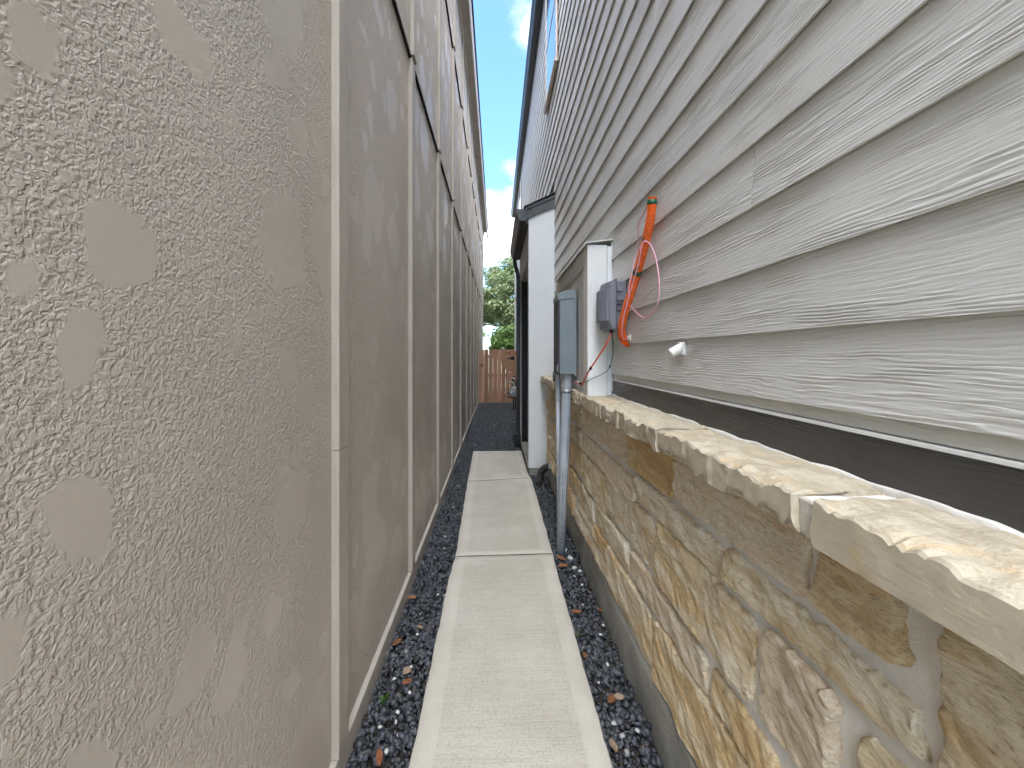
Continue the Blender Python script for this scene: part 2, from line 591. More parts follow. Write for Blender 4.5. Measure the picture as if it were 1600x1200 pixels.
def spline(pts, n):
    """Catmull-Rom through pts, n samples per span"""
    P = [Vector(p) for p in pts]
    P = [P[0] * 2 - P[1]] + P + [P[-1] * 2 - P[-2]]
    out = []
    for i in range(1, len(P) - 2):
        a, b, c, d = P[i - 1], P[i], P[i + 1], P[i + 2]
        for k in range(n):
            t = k / n
            out.append(0.5 * ((2 * b) + (c - a) * t + (2 * a - 5 * b + 4 * c - d) * t * t + (3 * b - a - 3 * c + d) * t ** 3))
    out.append(P[-2])
    return out


def tube_vf(path, rad, seg=10, cap=True):
    P = [Vector(p) for p in path]
    n = len(P)
    rf = rad if callable(rad) else (lambda i, t: rad)
    V, F = [], []
    up = None
    for i in range(n):
        d = (P[min(i + 1, n - 1)] - P[max(i - 1, 0)]).normalized()
        if up is None:
            up = d.orthogonal().normalized()
        up = (up - d * up.dot(d)).normalized()
        sd = d.cross(up)
        r = rf(i, i / max(1, n - 1))
        for k in range(seg):
            a = 2 * math.pi * k / seg
            V.append(P[i] + (up * math.cos(a) + sd * math.sin(a)) * r)
    for i in range(n - 1):
        for k in range(seg):
            k2 = (k + 1) % seg
            F.append((i * seg + k, i * seg + k2, (i + 1) * seg + k2, (i + 1) * seg + k))
    if cap:
        F.append(tuple(range(seg - 1, -1, -1)))
        F.append(tuple((n - 1) * seg + k for k in range(seg)))
    return V, F


def tube(name, path, rad, m, parent=None, seg=10, cap=True, smooth=True, origin=None):
    V, F = tube_vf(path, rad, seg, cap)
    return mesh(name, V, F, m, parent, smooth, origin)


def extrude_y(name, prof, y0, y1, m, parent, smooth=False):
    """closed profile of (x, z) points carried from y0 to y1"""
    n = len(prof)
    V = [(x, y0, z) for x, z in prof] + [(x, y1, z) for x, z in prof]
    F = [(i, (i + 1) % n, n + (i + 1) % n, n + i) for i in range(n)]
    F += [tuple(range(n - 1, -1, -1)), tuple(range(n, 2 * n))]
    return mesh(name, V, F, m, parent, smooth)


def fbm(x, y, z, o=4):
    return mnoise.fractal((x, y, z), 1.0, 2.0, o, noise_basis='PERLIN_ORIGINAL')


# ------------------------------------------------------------------ ground and path
ground = mesh("ground", [(-300, -200, -0.035), (300, -200, -0.035), (300, 400, -0.035), (-300, 400, -0.035)], [(0, 1, 2, 3)], "lawn_ground")
tag(ground, "grassy ground around and beyond the two houses", None, kind="structure")
soil = mesh("ground_soil", [(-0.60, -3, -0.012), (0.45, -3, -0.012), (0.45, 12.6, -0.012), (-0.60, 12.6, -0.012),
                            (0.40, -3, 0.045), (0.66, -3, 0.045), (0.66, 4.87, 0.045), (0.40, 4.87, 0.045),
                            (0.45, 6.6, -0.012), (0.76, 6.6, -0.012), (0.76, 12.6, -0.012), (0.45, 12.6, -0.012)],
            [(0, 1, 2, 3), (4, 5, 6, 7), (8, 9, 10, 11)], "soil")
tag(soil, "dark soil under the gravel strips", None, kind="structure")

path_root = empty("path", (0.05, 3.0, 0.0))
tag(path_root, "pale concrete walkway of broom finished slabs between the houses", None, kind="structure")


def path_edges(y):
    xs = [(-3, -0.33, 0.43), (0.9, -0.318, 0.424), (2.6, -0.322, 0.420), (2.9, -0.308, 0.426), (4.6, -0.345, 0.426), (4.80, -0.347, 0.396), (6.03, -0.365, 0.386)]
    for a, b in zip(xs, xs[1:]):
        if y <= b[0]:
            t = (y - a[0]) / (b[0] - a[0])
            return a[1] + (b[1] - a[1]) * t, a[2] + (b[2] - a[2]) * t
    return xs[-1][1:]


def slab(y0, y1, s0, s1):
    """s0, s1: how far the near and far ends skew from one side to the other"""
    bw, eb = 0.085, 0.055
    ny = max(12, int((y1 - y0) / 0.025))
    ts = [0, 0.004, eb] + [eb + (y1 - y0 - 2 * eb) * k / ny for k in range(1, ny)] + [y1 - y0 - eb, y1 - y0 - 0.004, y1 - y0]
    V, F, M = [], [], []
    cols = 13
    for t in ts:
        for c in range(cols):
            y = y0 + t
            xl, xr = path_edges(y)
            n1 = fbm(1.3, y * 9, 0.2) * 0.004 + fbm(7.3, y * 40, 0.2) * 0.0016
            n2 = fbm(4.3, y * 9, 1.2) * 0.004 + fbm(9.3, y * 40, 1.2) * 0.002
            xl += n1
            xr += n2
            xs = [xl, xl, xl + 0.006, xl + bw, xl + bw + 0.003] + [xl + bw + (xr - xl - 2 * bw) * q for q in (0.25, 0.5, 0.75)] + [xr - bw - 0.003, xr - bw, xr - 0.006, xr, xr]
            z = [-0.02, 0.094, 0.1, 0.1, 0.0985, 0.0985, 0.0985, 0.0985, 0.0985, 0.1, 0.1, 0.094, -0.02][c]
            k = (xs[c] - xl) / (xr - xl)
            f0 = max(0, 1 - t / 0.6)
            f1 = max(0, 1 - (y1 - y0 - t) / 0.6)
            yy = y + (s0 * f0 + s1 * f1) * (k - 0.5) + fbm(xs[c] * 14, y * 2, 3) * 0.003 * (f0 > 0.99 or f1 > 0.99)
            if (t == 0 or t == ts[-1]) and z > 0:
                z -= 0.003
            z += fbm(xs[c] * 5, y * 5, 9.1) * 0.0012
            if (f0 > 0.91 or f1 > 0.91 or c in (3, 9)) and 0.098 < z < 0.1:
                z += 0.001
            V.append((xs[c], yy, z))
    nr = len(ts)
    for i in range(nr - 1):
        for c in range(cols - 1):
            a = i * cols + c
            F.append((a, a + 1, a + cols + 1, a + cols))
            M.append(0 if (4 <= c <= 7 and 2 <= i <= nr - 4) else 1)
    # ends
    for r_ in (0, nr - 1):
        b0 = r_ * cols
        k = len(V)
        for c in range(cols):
            V.append((V[b0 + c][0], V[b0 + c][1], -0.03))
        for c in range(cols - 1):
            q = (b0 + c, k + c, k + c + 1, b0 + c + 1)
            F.append(q if r_ == 0 else q[::-1])
            M.append(1)
    o = mesh("slab", V, F, ["path_broom", "path_smooth"], path_root, True, fmat=M)
    return o


for jy, jk, jx0, jx1 in ((0.905, 0.010, -0.31, 0.42), (2.890, 0.012, -0.30, 0.42), (4.650, 0.11, -0.335, 0.42)):
    mesh("joint_filler", [(jx0, jy - jk / 2 - 0.019, 0.0945), (jx1, jy + jk / 2 - 0.019, 0.0945), (jx1, jy + jk / 2 + 0.019, 0.0945), (jx0, jy - jk / 2 + 0.019, 0.0945)], [(0, 1, 2, 3)], "joint_dirt", path_root)
slab(-2.2, 0.90, 0, 0.01)
slab(0.912, 2.880, 0.01, 0.012)
slab(2.900, 4.637, 0.012, 0.11)
slab(4.663, 6.025, 0.11, 0.0)

# ------------------------------------------------------------------ gravel
rng = np.random.default_rng(7)


def icosa():
    t = (1 + 5 ** 0.5) / 2
    v = np.array([(-1, t, 0), (1, t, 0), (-1, -t, 0), (1, -t, 0), (0, -1, t), (0, 1, t), (0, -1, -t), (0, 1, -t), (t, 0, -1), (t, 0, 1), (-t, 0, -1), (-t, 0, 1)], float)
    v /= np.linalg.norm(v[0])
    f = np.array([(0, 11, 5), (0, 5, 1), (0, 1, 7), (0, 7, 10), (0, 10, 11), (1, 5, 9), (5, 11, 4), (11, 10, 2), (10, 7, 6), (7, 1, 8), (3, 9, 4), (3, 4, 2), (3, 2, 6), (3, 6, 8), (3, 8, 9), (4, 9, 5), (2, 4, 11), (6, 2, 10), (8, 6, 7), (9, 8, 1)])
    return v, f


def gravel_points():
    out = []

    def strip(y0, y1, xl, xr, zf, dens, size):
        area = (y1 - y0) * 1.4
        n = int(area * dens)
        y = rng.uniform(y0, y1, n)
        x = rng.uniform(-0.7, 0.8, n)
        lo = np.array([xl(q) for q in y])
        hi = np.array([xr(q) for q in y])
        keep = (x > lo) & (x < hi)
        x, y = x[keep], y[keep]
        z = np.array([zf(a, b) for a, b in zip(x, y)])
        out.append(np.stack([x, y, z + rng.uniform(-0.010, 0.010, len(x)), np.full(len(x), size)], 1))
    und = lambda x, y: 0.010 * fbm(x * 3, y * 3, 0.5, 2)
    strip(0.4, 6.05, lambda y: -0.575, lambda y: path_edges(y)[0] - 0.004, lambda x, y: 0.028 + und(x, y) + 0.02 * max(0, (-0.50 - x) / 0.07) - 0.004, 5200, 0.0135)
    strip(0.4, 4.86, lambda y: path_edges(y)[1] + 0.004, lambda y: 0.618, lambda x, y: 0.066 + und(x, y), 5200, 0.0135)
    strip(6.0, 12.55, lambda y: -0.575, lambda y: 0.40 if y < 6.75 else 0.72, lambda x, y: 0.018 + und(x, y) + 0.02 * max(0, y - 11.5), 4000, 0.0145)
    strip(-0.6, 0.4, lambda y: -0.575, lambda y: path_edges(y)[0] - 0.004, lambda x, y: 0.03, 3500, 0.0145)
    return np.concatenate(out)


def build_gravel():
    P = gravel_points()
    n = len(P)
    bv, bf = icosa()
    sc = P[:, 3][:, None] * (0.45 + 1.15 * rng.uniform(0, 1, (n, 1)) ** 1.6) * np.stack([rng.uniform(0.8, 1.35, n), rng.uniform(0.7, 1.05, n), rng.uniform(0.45, 0.8, n)], 1)
    q = rng.normal(size=(n, 4))
    q[:, 1:3] *= 0.45          # stones lie rather flat
    q /= np.linalg.norm(q, axis=1)[:, None]
    w, x, y, z = q[:, 0], q[:, 1], q[:, 2], q[:, 3]
    Rm = np.stack([np.stack([1 - 2 * (y * y + z * z), 2 * (x * y - z * w), 2 * (x * z + y * w)], -1),
                   np.stack([2 * (x * y + z * w), 1 - 2 * (x * x + z * z), 2 * (y * z - x * w)], -1),
                   np.stack([2 * (x * z - y * w), 2 * (y * z + x * w), 1 - 2 * (x * x + y * y)], -1)], 1)
    V = bv[None] * (1 + rng.uniform(-0.22, 0.22, (n, 12, 1))) * sc[:, None, :]
    V = np.einsum('nij,nkj->nki', Rm, V) + P[:, None, :3]
    F = bf[None] + (np.arange(n) * 12)[:, None, None]
    V = V.reshape(-1, 3)
    F = F.reshape(-1)
    me = bpy.data.meshes.new("gravel")
    me.vertices.add(len(V))
    me.vertices.foreach_set("co", V.astype(np.float32).ravel())
    nf = len(F) // 3
    me.loops.add(len(F))
    me.loops.foreach_set("vertex_index", F.astype(np.int32))
    me.polygons.add(nf)
    me.polygons.foreach_set("loop_start", np.arange(0, len(F), 3, dtype=np.int32))
    me.update(calc_edges=True)
    base = np.array([0.041, 0.045, 0.053])
    t = rng.uniform(0.45, 1.75, (n, 1)) ** 1.2
    col = base[None] * t
    warm = rng.uniform(size=n) < 0.05
    col[warm] = np.array([0.06, 0.052, 0.045]) * rng.uniform(0.6, 1.5, (warm.sum(), 1))
    pale = rng.uniform(size=n) < 0.005
    col[pale] = np.array([0.34, 0.33, 0.31]) * rng.uniform(0.5, 1.2, (pale.sum(), 1))
    cols = np.concatenate([np.repeat(col, 12, 0), np.ones((n * 12, 1))], 1)
    at = me.color_attributes.new("tone", 'FLOAT_COLOR', 'POINT')
    at.data.foreach_set("color", cols.astype(np.float32).ravel())
    me.materials.append(MATS["gravel_stone"])
    o = link_mesh("gravel", me, (0, 0, 0), None)
    tag(o, "dark blue grey crushed gravel filling both sides of the walkway", "gravel", kind="stuff")


build_gravel()

# ------------------------------------------------------------------ the taupe house on the left of the passage
LH = empty("panelled_house", (-0.6, 5.0, 0.0))
tag(LH, "taupe two-storey house with stucco textured panels and vertical battens", "house")
box("shell", -7.0, -0.60, -1.45, 16.3, 0.0, 6.80, "house_shell", LH, 0)
random.seed(3)
BAT0, PITCH, BW = 1.39, 1.19, 0.09
tiers = [(0.155, 3.585, -0.587, -0.560), (3.60, 5.555, -0.574, -0.549), (5.57, 6.79, -0.561, -0.536)]
ks = list(range(-3, 13))
for ti, (z0, z1, xp, xb) in enumerate(tiers):
    for k in ks:
        ya = BAT0 + PITCH * k + BW / 2
        yb = min(ya + PITCH, 16.29)
        ya = max(ya, -1.445)
        if yb < ya + 0.1:
            continue
        if ya > 16.2:
            continue
        o = box("wall_panel", -0.60, xp, ya + 0.001, yb - 0.001, z0, z1, "stucco_panel", LH, 0)
    for k in ks:
        yn = BAT0 + PITCH * k
        if yn > 16.2 or yn < -1.4:
            continue
        top = z1 + 0.0
        if ti == 0 and k == 0:
            box("batten", xp - 0.002, xb, yn, yn + BW, z0 + 0.004, 1.258, "taupe_batten", LH, 0.0015)
            box("batten", xp - 0.002, xb, yn, yn + BW, 1.2605, top - 0.006, "taupe_batten", LH, 0.0015)
        else:
            dj = random.uniform(-0.004, 0.004)
            box("batten", xp - 0.002, xb, yn + dj, yn + BW + dj, z0 + 0.004, top - 0.006, "taupe_batten", LH, 0.0015)
    if ti:
        # drip flashing, coloured near-black to deepen the shadow under the tier above
        extrude_y("flashing", [(-0.60, z0 - 0.002), (xp + 0.006, z0 - 0.002), (xp + 0.006, z0 - 0.014), (xp + 0.004, z0 - 0.014), (xp + 0.004, z0 - 0.005), (-0.60, z0 - 0.005)], -1.44, 16.29, "flashing_shadow", LH)
kb = [(-1.44, 3.3), (3.303, 6.95), (6.953, 10.6), (10.603, 16.28)]
for a, b in kb:
    extrude_y("kick_board", [(-0.60, 0.005), (-0.566, 0.005), (-0.566, 0.148), (-0.569, 0.152), (-0.60, 0.157)], a, b, "taupe_board", LH)
box("foundation", -0.62, -0.576, -1.44, 16.25, -0.1, 0.03, "foundation_concrete", LH, 0)
box("soffit", -0.60, -0.42, -1.45, 16.3, 6.795, 6.81, "soffit_paint", LH, 0)
extrude_y("frieze_board", [(-0.561, 6.70), (-0.53, 6.70), (-0.53, 6.79), (-0.561, 6.79)], -1.44, 16.29, "taupe_board", LH)
extrude_y("fascia", [(-0.42, 6.78), (-0.40, 6.78), (-0.385, 6.90), (-0.385, 6.98), (-0.43, 6.98), (-0.43, 6.80)], -1.5, 16.35, "fascia_pale", LH)
box("gutter_outlet", -0.42, -0.36, 16.2, 16.42, 6.62, 6.79, "fascia_pale", LH, 0.01)
extrude_y("roof", [(-0.36, 6.985), (-0.36, 7.0), (-3.8, 9.2), (-7.2, 7.0), (-7.2, 6.985)], -1.6, 16.5, "shingle", LH)

# ------------------------------------------------------------------ the grey house on the right of the passage
RH = empty("lap_sided_house", (0.75, 5.0, 0.0))
tag(RH, "light grey house with lap siding over a limestone base", "house")
Y_END = 15.3
box("shell", 0.752, 8.0, -1.40, Y_END, 0.0, 7.27, "house_shell", RH, 0)
random.seed(11)
Z0, EXPO = 1.483, 0.18


def plank(y0, y1, z0):
    n = max(2, int((y1 - y0) / 0.10))
    V, F = [], []
    for i in range(n + 1):
        y = y0 + (y1 - y0) * i / n
        j = fbm(y * 7, z0 * 13, 1.7, 3) * 0.0016
        k = fbm(y * 1.1, z0 * 9, 8.7, 2) * 0.0012
        V += [(0.7280 + k, y, z0 + j), (0.7345, y, z0 + j), (0.7495, y, z0 + 0.21), (0.7425, y, z0 + 0.21)]
    for i in range(n):
        a = i * 4
        for c in range(4):
            F.append((a + c, a + 4 + c, a + 4 + (c + 1) % 4, a + (c + 1) % 4))
    F += [(0, 1, 2, 3), (n * 4 + 3, n * 4 + 2, n * 4 + 1, n * 4)]
    mesh("siding_plank", V, F, "siding_paint", RH)


fixed = {0: [1.943], 3: [1.072], 4: [-0.3, 3.2], 5: [2.858], 2: [0.35], 1: [-0.8, 2.75], 6: [0.95, 4.4]}
row = 0
z = Z0
PORCH_Y0, PORCH_Y1 = 4.85, 6.72
while z < 7.2:
    joints = fixed.get(row)
    if joints is None:
        s = random.uniform(-1.2, 2.0)
        joints = [s + 3.66 * q for q in range(5)]
    ends = [-1.39] + [j for j in joints if -1.1 < j < Y_END - 0.3] + [Y_END]
    low = z < 3.75
    for a, b in zip(ends, ends[1:]):
        a2, b2 = a + 0.0012, b - 0.0012
        if low:
            b2 = min(b2, PORCH_Y0 + 0.02)
        if b2 - a2 > 0.05:
            plank(a2, b2, z)
    z += EXPO
    row += 1
# trim under the siding: pale skirt with a drip cap, then the charcoal water table
skirt = [(-1.39, 0.93), (0.932, 2.40)]
for a, b in skirt:
    extrude_y("skirt_board", [(0.752, 1.452), (0.738, 1.452), (0.738, 1.50), (0.752, 1.50)], a, b, "grey_trim", RH)
extrude_y("drip_cap", [(0.752, 1.4475), (0.7325, 1.4455), (0.7315, 1.4415), (0.7300, 1.4415), (0.7305, 1.4485), (0.752, 1.4505)], -1.39, 2.41, "flashing_white", RH)
extrude_y("water_table", [(0.752, 1.335), (0.7345, 1.335), (0.7335, 1.337), (0.7335, 1.443), (0.752, 1.443)], -1.39, 2.41, "charcoal_board", RH)

# --- limestone base: mortar bed, stones, cap stones, foundation
XM = 0.641
veneer = box("stone_veneer", XM, 0.752, -1.39, PORCH_Y0 - 0.002, 0.28, 1.262, "mortar", RH, 0)


def stone(y0, y1, z0, z1, stain=0.4, tint=(1, 1, 1), jit=1.0, proud=1.0, skew=None):
    cy, cz = (y0 + y1) / 2, (z0 + z1) / 2
    near = cy < 2.0
    cell = 0.0065 if cy < 1.3 else 0.010 if near else 0.022

    def params(ln):
        n = max(3, min(90, int((ln - 0.02) / cell)))
        mid_ = [0.010 + (ln - 0.020) * k / n for k in range(n + 1)]
        p_ = [0.0, 0.002, 0.005] + mid_ + [ln - 0.005, ln - 0.002, ln]
        return [q / ln for q in p_]
    PU, PV = params(y1 - y0), params(z1 - z0)
    nu, nv = len(PU) - 1, len(PV) - 1
    rj = lambda s: random.uniform(-s, s) * jit
    y0 -= 0.004; y1 += 0.004; z0 -= 0.003; z1 += 0.003
    C = [(y0 + rj(0.014), z0 + rj(0.010)), (y1 + rj(0.014), z0 + rj(0.010)), (y1 + rj(0.014), z1 + rj(0.010)), (y0 + rj(0.014), z1 + rj(0.010))]
    if skew:
        C = [(a + da, b + db) for (a, b), (da, db) in zip(C, skew)]
    sx = random.uniform(0, 100)
    slope_y, slope_z = rj(0.008), rj(0.007)
    V, F = [], []
    cr = min(0.022, (y1 - y0) * 0.15, (z1 - z0) * 0.2)
    for j in range(nv + 1):
        for i in range(nu + 1):
            u, v = PU[i], PV[j]
            y = (C[0][0] * (1 - u) + C[1][0] * u) * (1 - v) + (C[3][0] * (1 - u) + C[2][0] * u) * v
            zz = (C[0][1] * (1 - u) + C[1][1] * u) * (1 - v) + (C[3][1] * (1 - u) + C[2][1] * u) * v
            du = min(u, 1 - u) * (y1 - y0)
            dv = min(v, 1 - v) * (z1 - z0)
            # worn corners and wandering edges
            if du < cr and dv < cr:
                k = (1 - du / cr) * (1 - dv / cr) * cr * 0.45
                y += k if u < 0.5 else -k
                zz += k if v < 0.5 else -k
            e = max(0, 1 - min(du, dv) / 0.03)
            wob = fbm(y * 34, zz * 34, sx, 4) * 0.010 * e
            y += wob * (1 if du < dv else 0.3)
            zz += fbm(y * 34 + 9, zz * 34, sx, 4) * 0.009 * e
            edge = min(1.0, min(du, dv) / 0.008)
            edge = edge * (2 - edge)
            a, b2 = y * 0.8 + zz * 0.6, -y * 0.6 + zz * 0.8
            h = 0.0175 + slope_y * (u - 0.5) * 2 + slope_z * (v - 0.5) * 2
            h += fbm(a * 7, b2 * 13, sx, 4) * 0.010
            rg = abs(fbm(a * 16, b2 * 34, sx + 7, 3))
            h += (0.3 - rg) * 0.006
            h += (0.25 - abs(fbm(a * 48, b2 * 95, sx + 3, 3))) * 0.0028
            h = max(0.004, h * proud)
            x = XM + 0.004 - (0.004 + h * edge)
            if i in (0, nu) or j in (0, nv):
                x = XM + 0.004
            V.append((x, y, zz))
    for j in range(nv):
        for i in range(nu):
            a = j * (nu + 1) + i
            F.append((a, a + nu + 1, a + nu + 2, a + 1))
    o = mesh("stone", V, F, "limestone", veneer, near)
    if near:
        o.data.set_sharp_from_angle(angle=R(32))
    o.color = (*tint, stain)
    return o


random.seed(21)
PINK, GREY, OCH = (0.98, 0.93, 0.90), (0.94, 0.94, 0.94), (1.0, 0.95, 0.85)
S = [
    # top course under the cap stones
    (0.578, 0.738, 1.105, 1.245, 0.75, OCH), (0.768, 1.335, 1.092, 1.245, 0.12, PINK), (1.358, 1.792, 1.085, 1.24, 1.0, OCH),
    (1.825, 2.118, 1.075, 1.235, 0.3, PINK), (2.148, 2.78, 1.07, 1.235, 0.2, PINK),
    # the tall stone beside the camera
    (0.10, 0.522, 0.86, 1.245, 0.45, (0.98, 0.95, 0.88)),
    # second course
    (0.552, 1.030, 0.985, 1.072, 0.5, (1, 1, 0.97)), (1.058, 1.685, 0.962, 1.055, 0.45, (1, 1, 1)), (1.722, 2.80, 0.915, 1.035, 0.15, PINK),
    # third course
    (0.20, 0.655, 0.735, 0.955, 0.5, (1, 1, 0.95)), (0.688, 0.893, 0.73, 0.955, 0.0, (0.97, 0.90, 0.85)), (0.922, 1.482, 0.722, 0.945, 0.62, (1.04, 1.03, 1.0)),
    (1.512, 2.140, 0.712, 0.925, 0.42, (0.99, 0.97, 0.95)), (2.172, 2.77, 0.69, 0.895, 0.55, (1, 0.99, 0.95)),
    # fourth course
    (0.15, 0.80, 0.60, 0.705, 0.3, PINK), (0.835, 1.098, 0.597, 0.695, 0.8, OCH), (1.125, 1.765, 0.575, 0.692, 0.15, PINK), (1.80, 2.43, 0.55, 0.68, 0.4, (1, 1, 1)),
    (2.47, 2.98, 0.50, 0.655, 0.5, (1, 1, 1)),
    # bottom course
    (0.15, 0.92, 0.305, 0.575, 0.4, (1, 1, 1)), (0.952, 1.510, 0.305, 0.560, 0.72, OCH), (1.540, 2.140, 0.305, 0.540, 0.55, (1.02, 1.0, 0.96)),
    (2.165, 2.43, 0.418, 0.525, 0.95, OCH), (2.165, 3.05, 0.305, 0.395, 0.5, (1, 1, 1)), (2.46, 2.98, 0.418, 0.478, 0.4, (1, 1, 1)),
]
for s_ in S:
    stone(*s_)
tints = [PINK, GREY, OCH, (1, 1, 1), (1, 0.98, 0.94)]
for za, zb, ys in ((1.07, 1.235, 2.805), (0.915, 1.04, 2.83), (0.69, 0.885, 2.80), (0.50, 0.66, 3.01), (0.305, 0.47, 3.08)):
    y = ys
    while y < PORCH_Y0 - 0.05:
        ln = random.uniform(0.28, 0.72)
        e = min(y + ln, PORCH_Y0 - 0.012)
        if PORCH_Y0 - e < 0.12:
            e = PORCH_Y0 - 0.012
        stone(y, e - 0.022, za + random.uniform(0, 0.012), zb - random.uniform(0, 0.01), random.choice([0.1, 0.3, 0.5, 0.6, 0.95]), random.choice(tints))
        y = e
for za, zb in ((1.09, 1.245), (0.86, 1.06), (0.60, 0.84), (0.305, 0.58)):
    y = 0.05
    while y > -1.25:
        ln = min(random.uniform(0.35, 0.7), y + 1.38)
        stone(y - ln + 0.025, y, za, zb, random.uniform(0.1, 0.9), random.choice(tints))
        y -= ln


def cap_stone(y0, y1, chis, cutf, xf=0.553):
    """ledge piece: rough top, front sawn (cutf near 1) or chiselled in upright facets (chis)"""
    n = max(8, int((y1 - y0) / 0.009))
    sx = random.uniform(0, 60)
    zt, zb = 1.345, 1.262
    rows_top = 12
    V, F, A = [], [], []
    cols = None
    fac = []
    y = y0
    # facet breaks for the chiselled front
    brk = [y0]
    while brk[-1] < y1:
        brk.append(brk[-1] + random.uniform(0.03, 0.09))
    foff = [random.uniform(-1, 1) for _ in brk]
    for i in range(n + 1):
        y = y0 + (y1 - y0) * i / n
        bi = max(q for q in range(len(brk)) if brk[q] <= y + 1e-9)
        tt = (y - brk[bi]) / 0.06
        fx = chis * (foff[bi] * 0.0022 + tt * 0.0035 - 0.002)
        ring = []
        chip = max(0.0, fbm(y * 9, sx, 0.3, 6)) * 0.026 + abs(fbm(y * 70, sx, 2.3, 3)) * 0.008
        x_edge = xf + fx + 0.0065 + abs(fbm(y * 45, sx, 6.3, 3)) * 0.008
        for q in range(rows_top):
            u = q / (rows_top - 1)
            x = 0.735 + (x_edge - 0.735) * u
            h = fbm(x * 9, y * 6, sx, 5) * 0.012 + fbm(x * 30, y * 24, sx + 3, 4) * 0.007
            zz = zt + h * (0.6 + 0.4 * u) - chip * max(0, (u - 0.45) / 0.55) ** 1.5
            ring.append((x, zz, 0.0))
        zf = ring[-1][1]
        chipb = max(0.0, fbm(y * 7, sx, 5.3, 4)) * 0.055 + abs(fbm(y * 50, sx, 7.3, 3)) * 0.005
        for q in range(1, 9):
            u = (q - 1) / 7
            zl = zb + chipb * 0.35 + 0.002
            zz = zf - 0.0035 + (zl - zf + 0.0035) * (q - 1) / 7
            x = xf + fx
            x += fbm(y * 30, zz * 60, sx + 9, 3) * (0.004 * chis + 0.0006)
            # spalled hollows along the lower arris
            zc = zb + chipb * 1.1
            sp = max(0.0, zc - zz) * 0.6
            x += sp
            ring.append((x, zz, 1.0 if sp < 0.002 else 0.15))
        ring.append((xf + fx + 0.022 + chipb * 0.5, zb + 0.001, 0.2))
        ring.append((0.735, zb, 0.2))
        cols = len(ring)
        yo = 0.0
        for qi, (x, zz, c) in enumerate(ring):
            yo = 0
            if i in (0, n):
                yo = (fbm(x * 14, zz * 14, sx, 3) * 0.012 + (0.004 if i == 0 else -0.004))
            V.append((x, y + yo, zz))
            A.append(c)
    for i in range(n):
        for c in range(cols):
            c2 = (c + 1) % cols
            F.append((i * cols + c, i * cols + c2, (i + 1) * cols + c2, (i + 1) * cols + c))
    F += [tuple(range(cols - 1, -1, -1)), tuple(n * cols + c for c in range(cols))]
    o = mesh("cap_stone", V, F, "cap_limestone", RH, True)
    at = o.data.attributes.new("cut", 'FLOAT', 'POINT')
    at.data.foreach_set("value", [a * cutf for a in A])
    bm = bmesh.new()
    bm.from_mesh(o.data)
    bmesh.ops.recalc_face_normals(bm, faces=bm.faces)
    bm.to_mesh(o.data)
    bm.free()
    o.data.set_sharp_from_angle(angle=R(30))
    return o


random.seed(5)
cap_stone(-1.38, 0.655, 0.10, 1.0)
cap_stone(0.690, 1.30, 0.45, 0.95)
cap_stone(1.302, 2.02, 0.9, 0.9)
cap_stone(2.024, 2.86, 1.0, 0.85)
cap_stone(2.865, 3.75, 1.0, 0.85)
cap_stone(3.755, PORCH_Y0 - 0.003, 1.0, 0.85)
# mortar between the two nearest cap stones and along the charcoal board


def lump(name, y0, y1, x0, x1, z0, z1, m, parent, amp=0.004):
    bm = bmesh.new()
    bmesh.ops.create_cube(bm, size=1)
    bmesh.ops.subdivide_edges(bm, edges=bm.edges, cuts=6, use_grid_fill=True)
    for v in bm.verts:
        p = Vector((x0 + (v.co.x + 0.5) * (x1 - x0), y0 + (v.co.y + 0.5) * (y1 - y0), z0 + (v.co.z + 0.5) * (z1 - z0)))
        d = fbm(p.x * 40, p.y * 40, p.z * 40, 3) * amp
        v.co = p + Vector((d, d * 0.5, d))
    c = Vector(((x0 + x1) / 2, (y0 + y1) / 2, (z0 + z1) / 2))
    for v in bm.verts:
        v.co -= c
    me = bpy.data.meshes.new(name)
    bm.to_mesh(me)
    bm.free()
    me.materials.append(MATS[m])
    me.polygons.foreach_set("use_smooth", [True] * len(me.polygons))
    return link_mesh(name, me, c, parent)


lump("mortar_joint", 0.648, 0.700, 0.566, 0.735, 1.270, 1.337, "mortar", RH)
V, F = [], []
NB = 240
for i in range(NB + 1):
    y = -1.38 + 3.80 * i / NB
    w = 0.002 + 0.005 * abs(fbm(y * 5, 2.2, 0.4, 3)) + 0.006 * fbm(y * 22, 2, 4, 3)
    w = max(0.0012, w)
    hgt = 1.348 + 0.006 * fbm(y * 9, 1.2, 7.4, 3)
    V += [(0.7335, y, hgt + 0.004), (0.7335 - w * 0.6, y, hgt), (0.7335 - w * 1.3, y, 1.336), (0.7335, y, 1.33)]
for i in range(NB):
    for c in range(4):
        F.append((i * 4 + c, i * 4 + (c + 1) % 4, i * 4 + 4 + (c + 1) % 4, i * 4 + 4 + c))
mesh("mortar_bead", V, F, "mortar", RH, True)
# foundation: a slightly uneven concrete face
V, F = [], []
NF = 150
for i in range(NF + 1):
    y = -1.39 + (PORCH_Y0 + 1.388) * i / NF
    for q in range(7):
        u = q / 6
        x = 0.636 - 0.010 * (1 - u) + fbm(y * 3, u * 3, 4.1, 4) * 0.006
        zz = 0.0 + 0.29 * u + (fbm(y * 8, 0.3, 2.0, 3) * 0.008 if q == 6 else 0)
        V.append((x, y, zz))
    V.append((0.70, y, 0.288))
for i in range(NF):
    for q in range(7):
        a = i * 8 + q
        F.append((a, a + 8, a + 9, a + 1))
mesh("foundation", V, F, "foundation_concrete", RH, True)

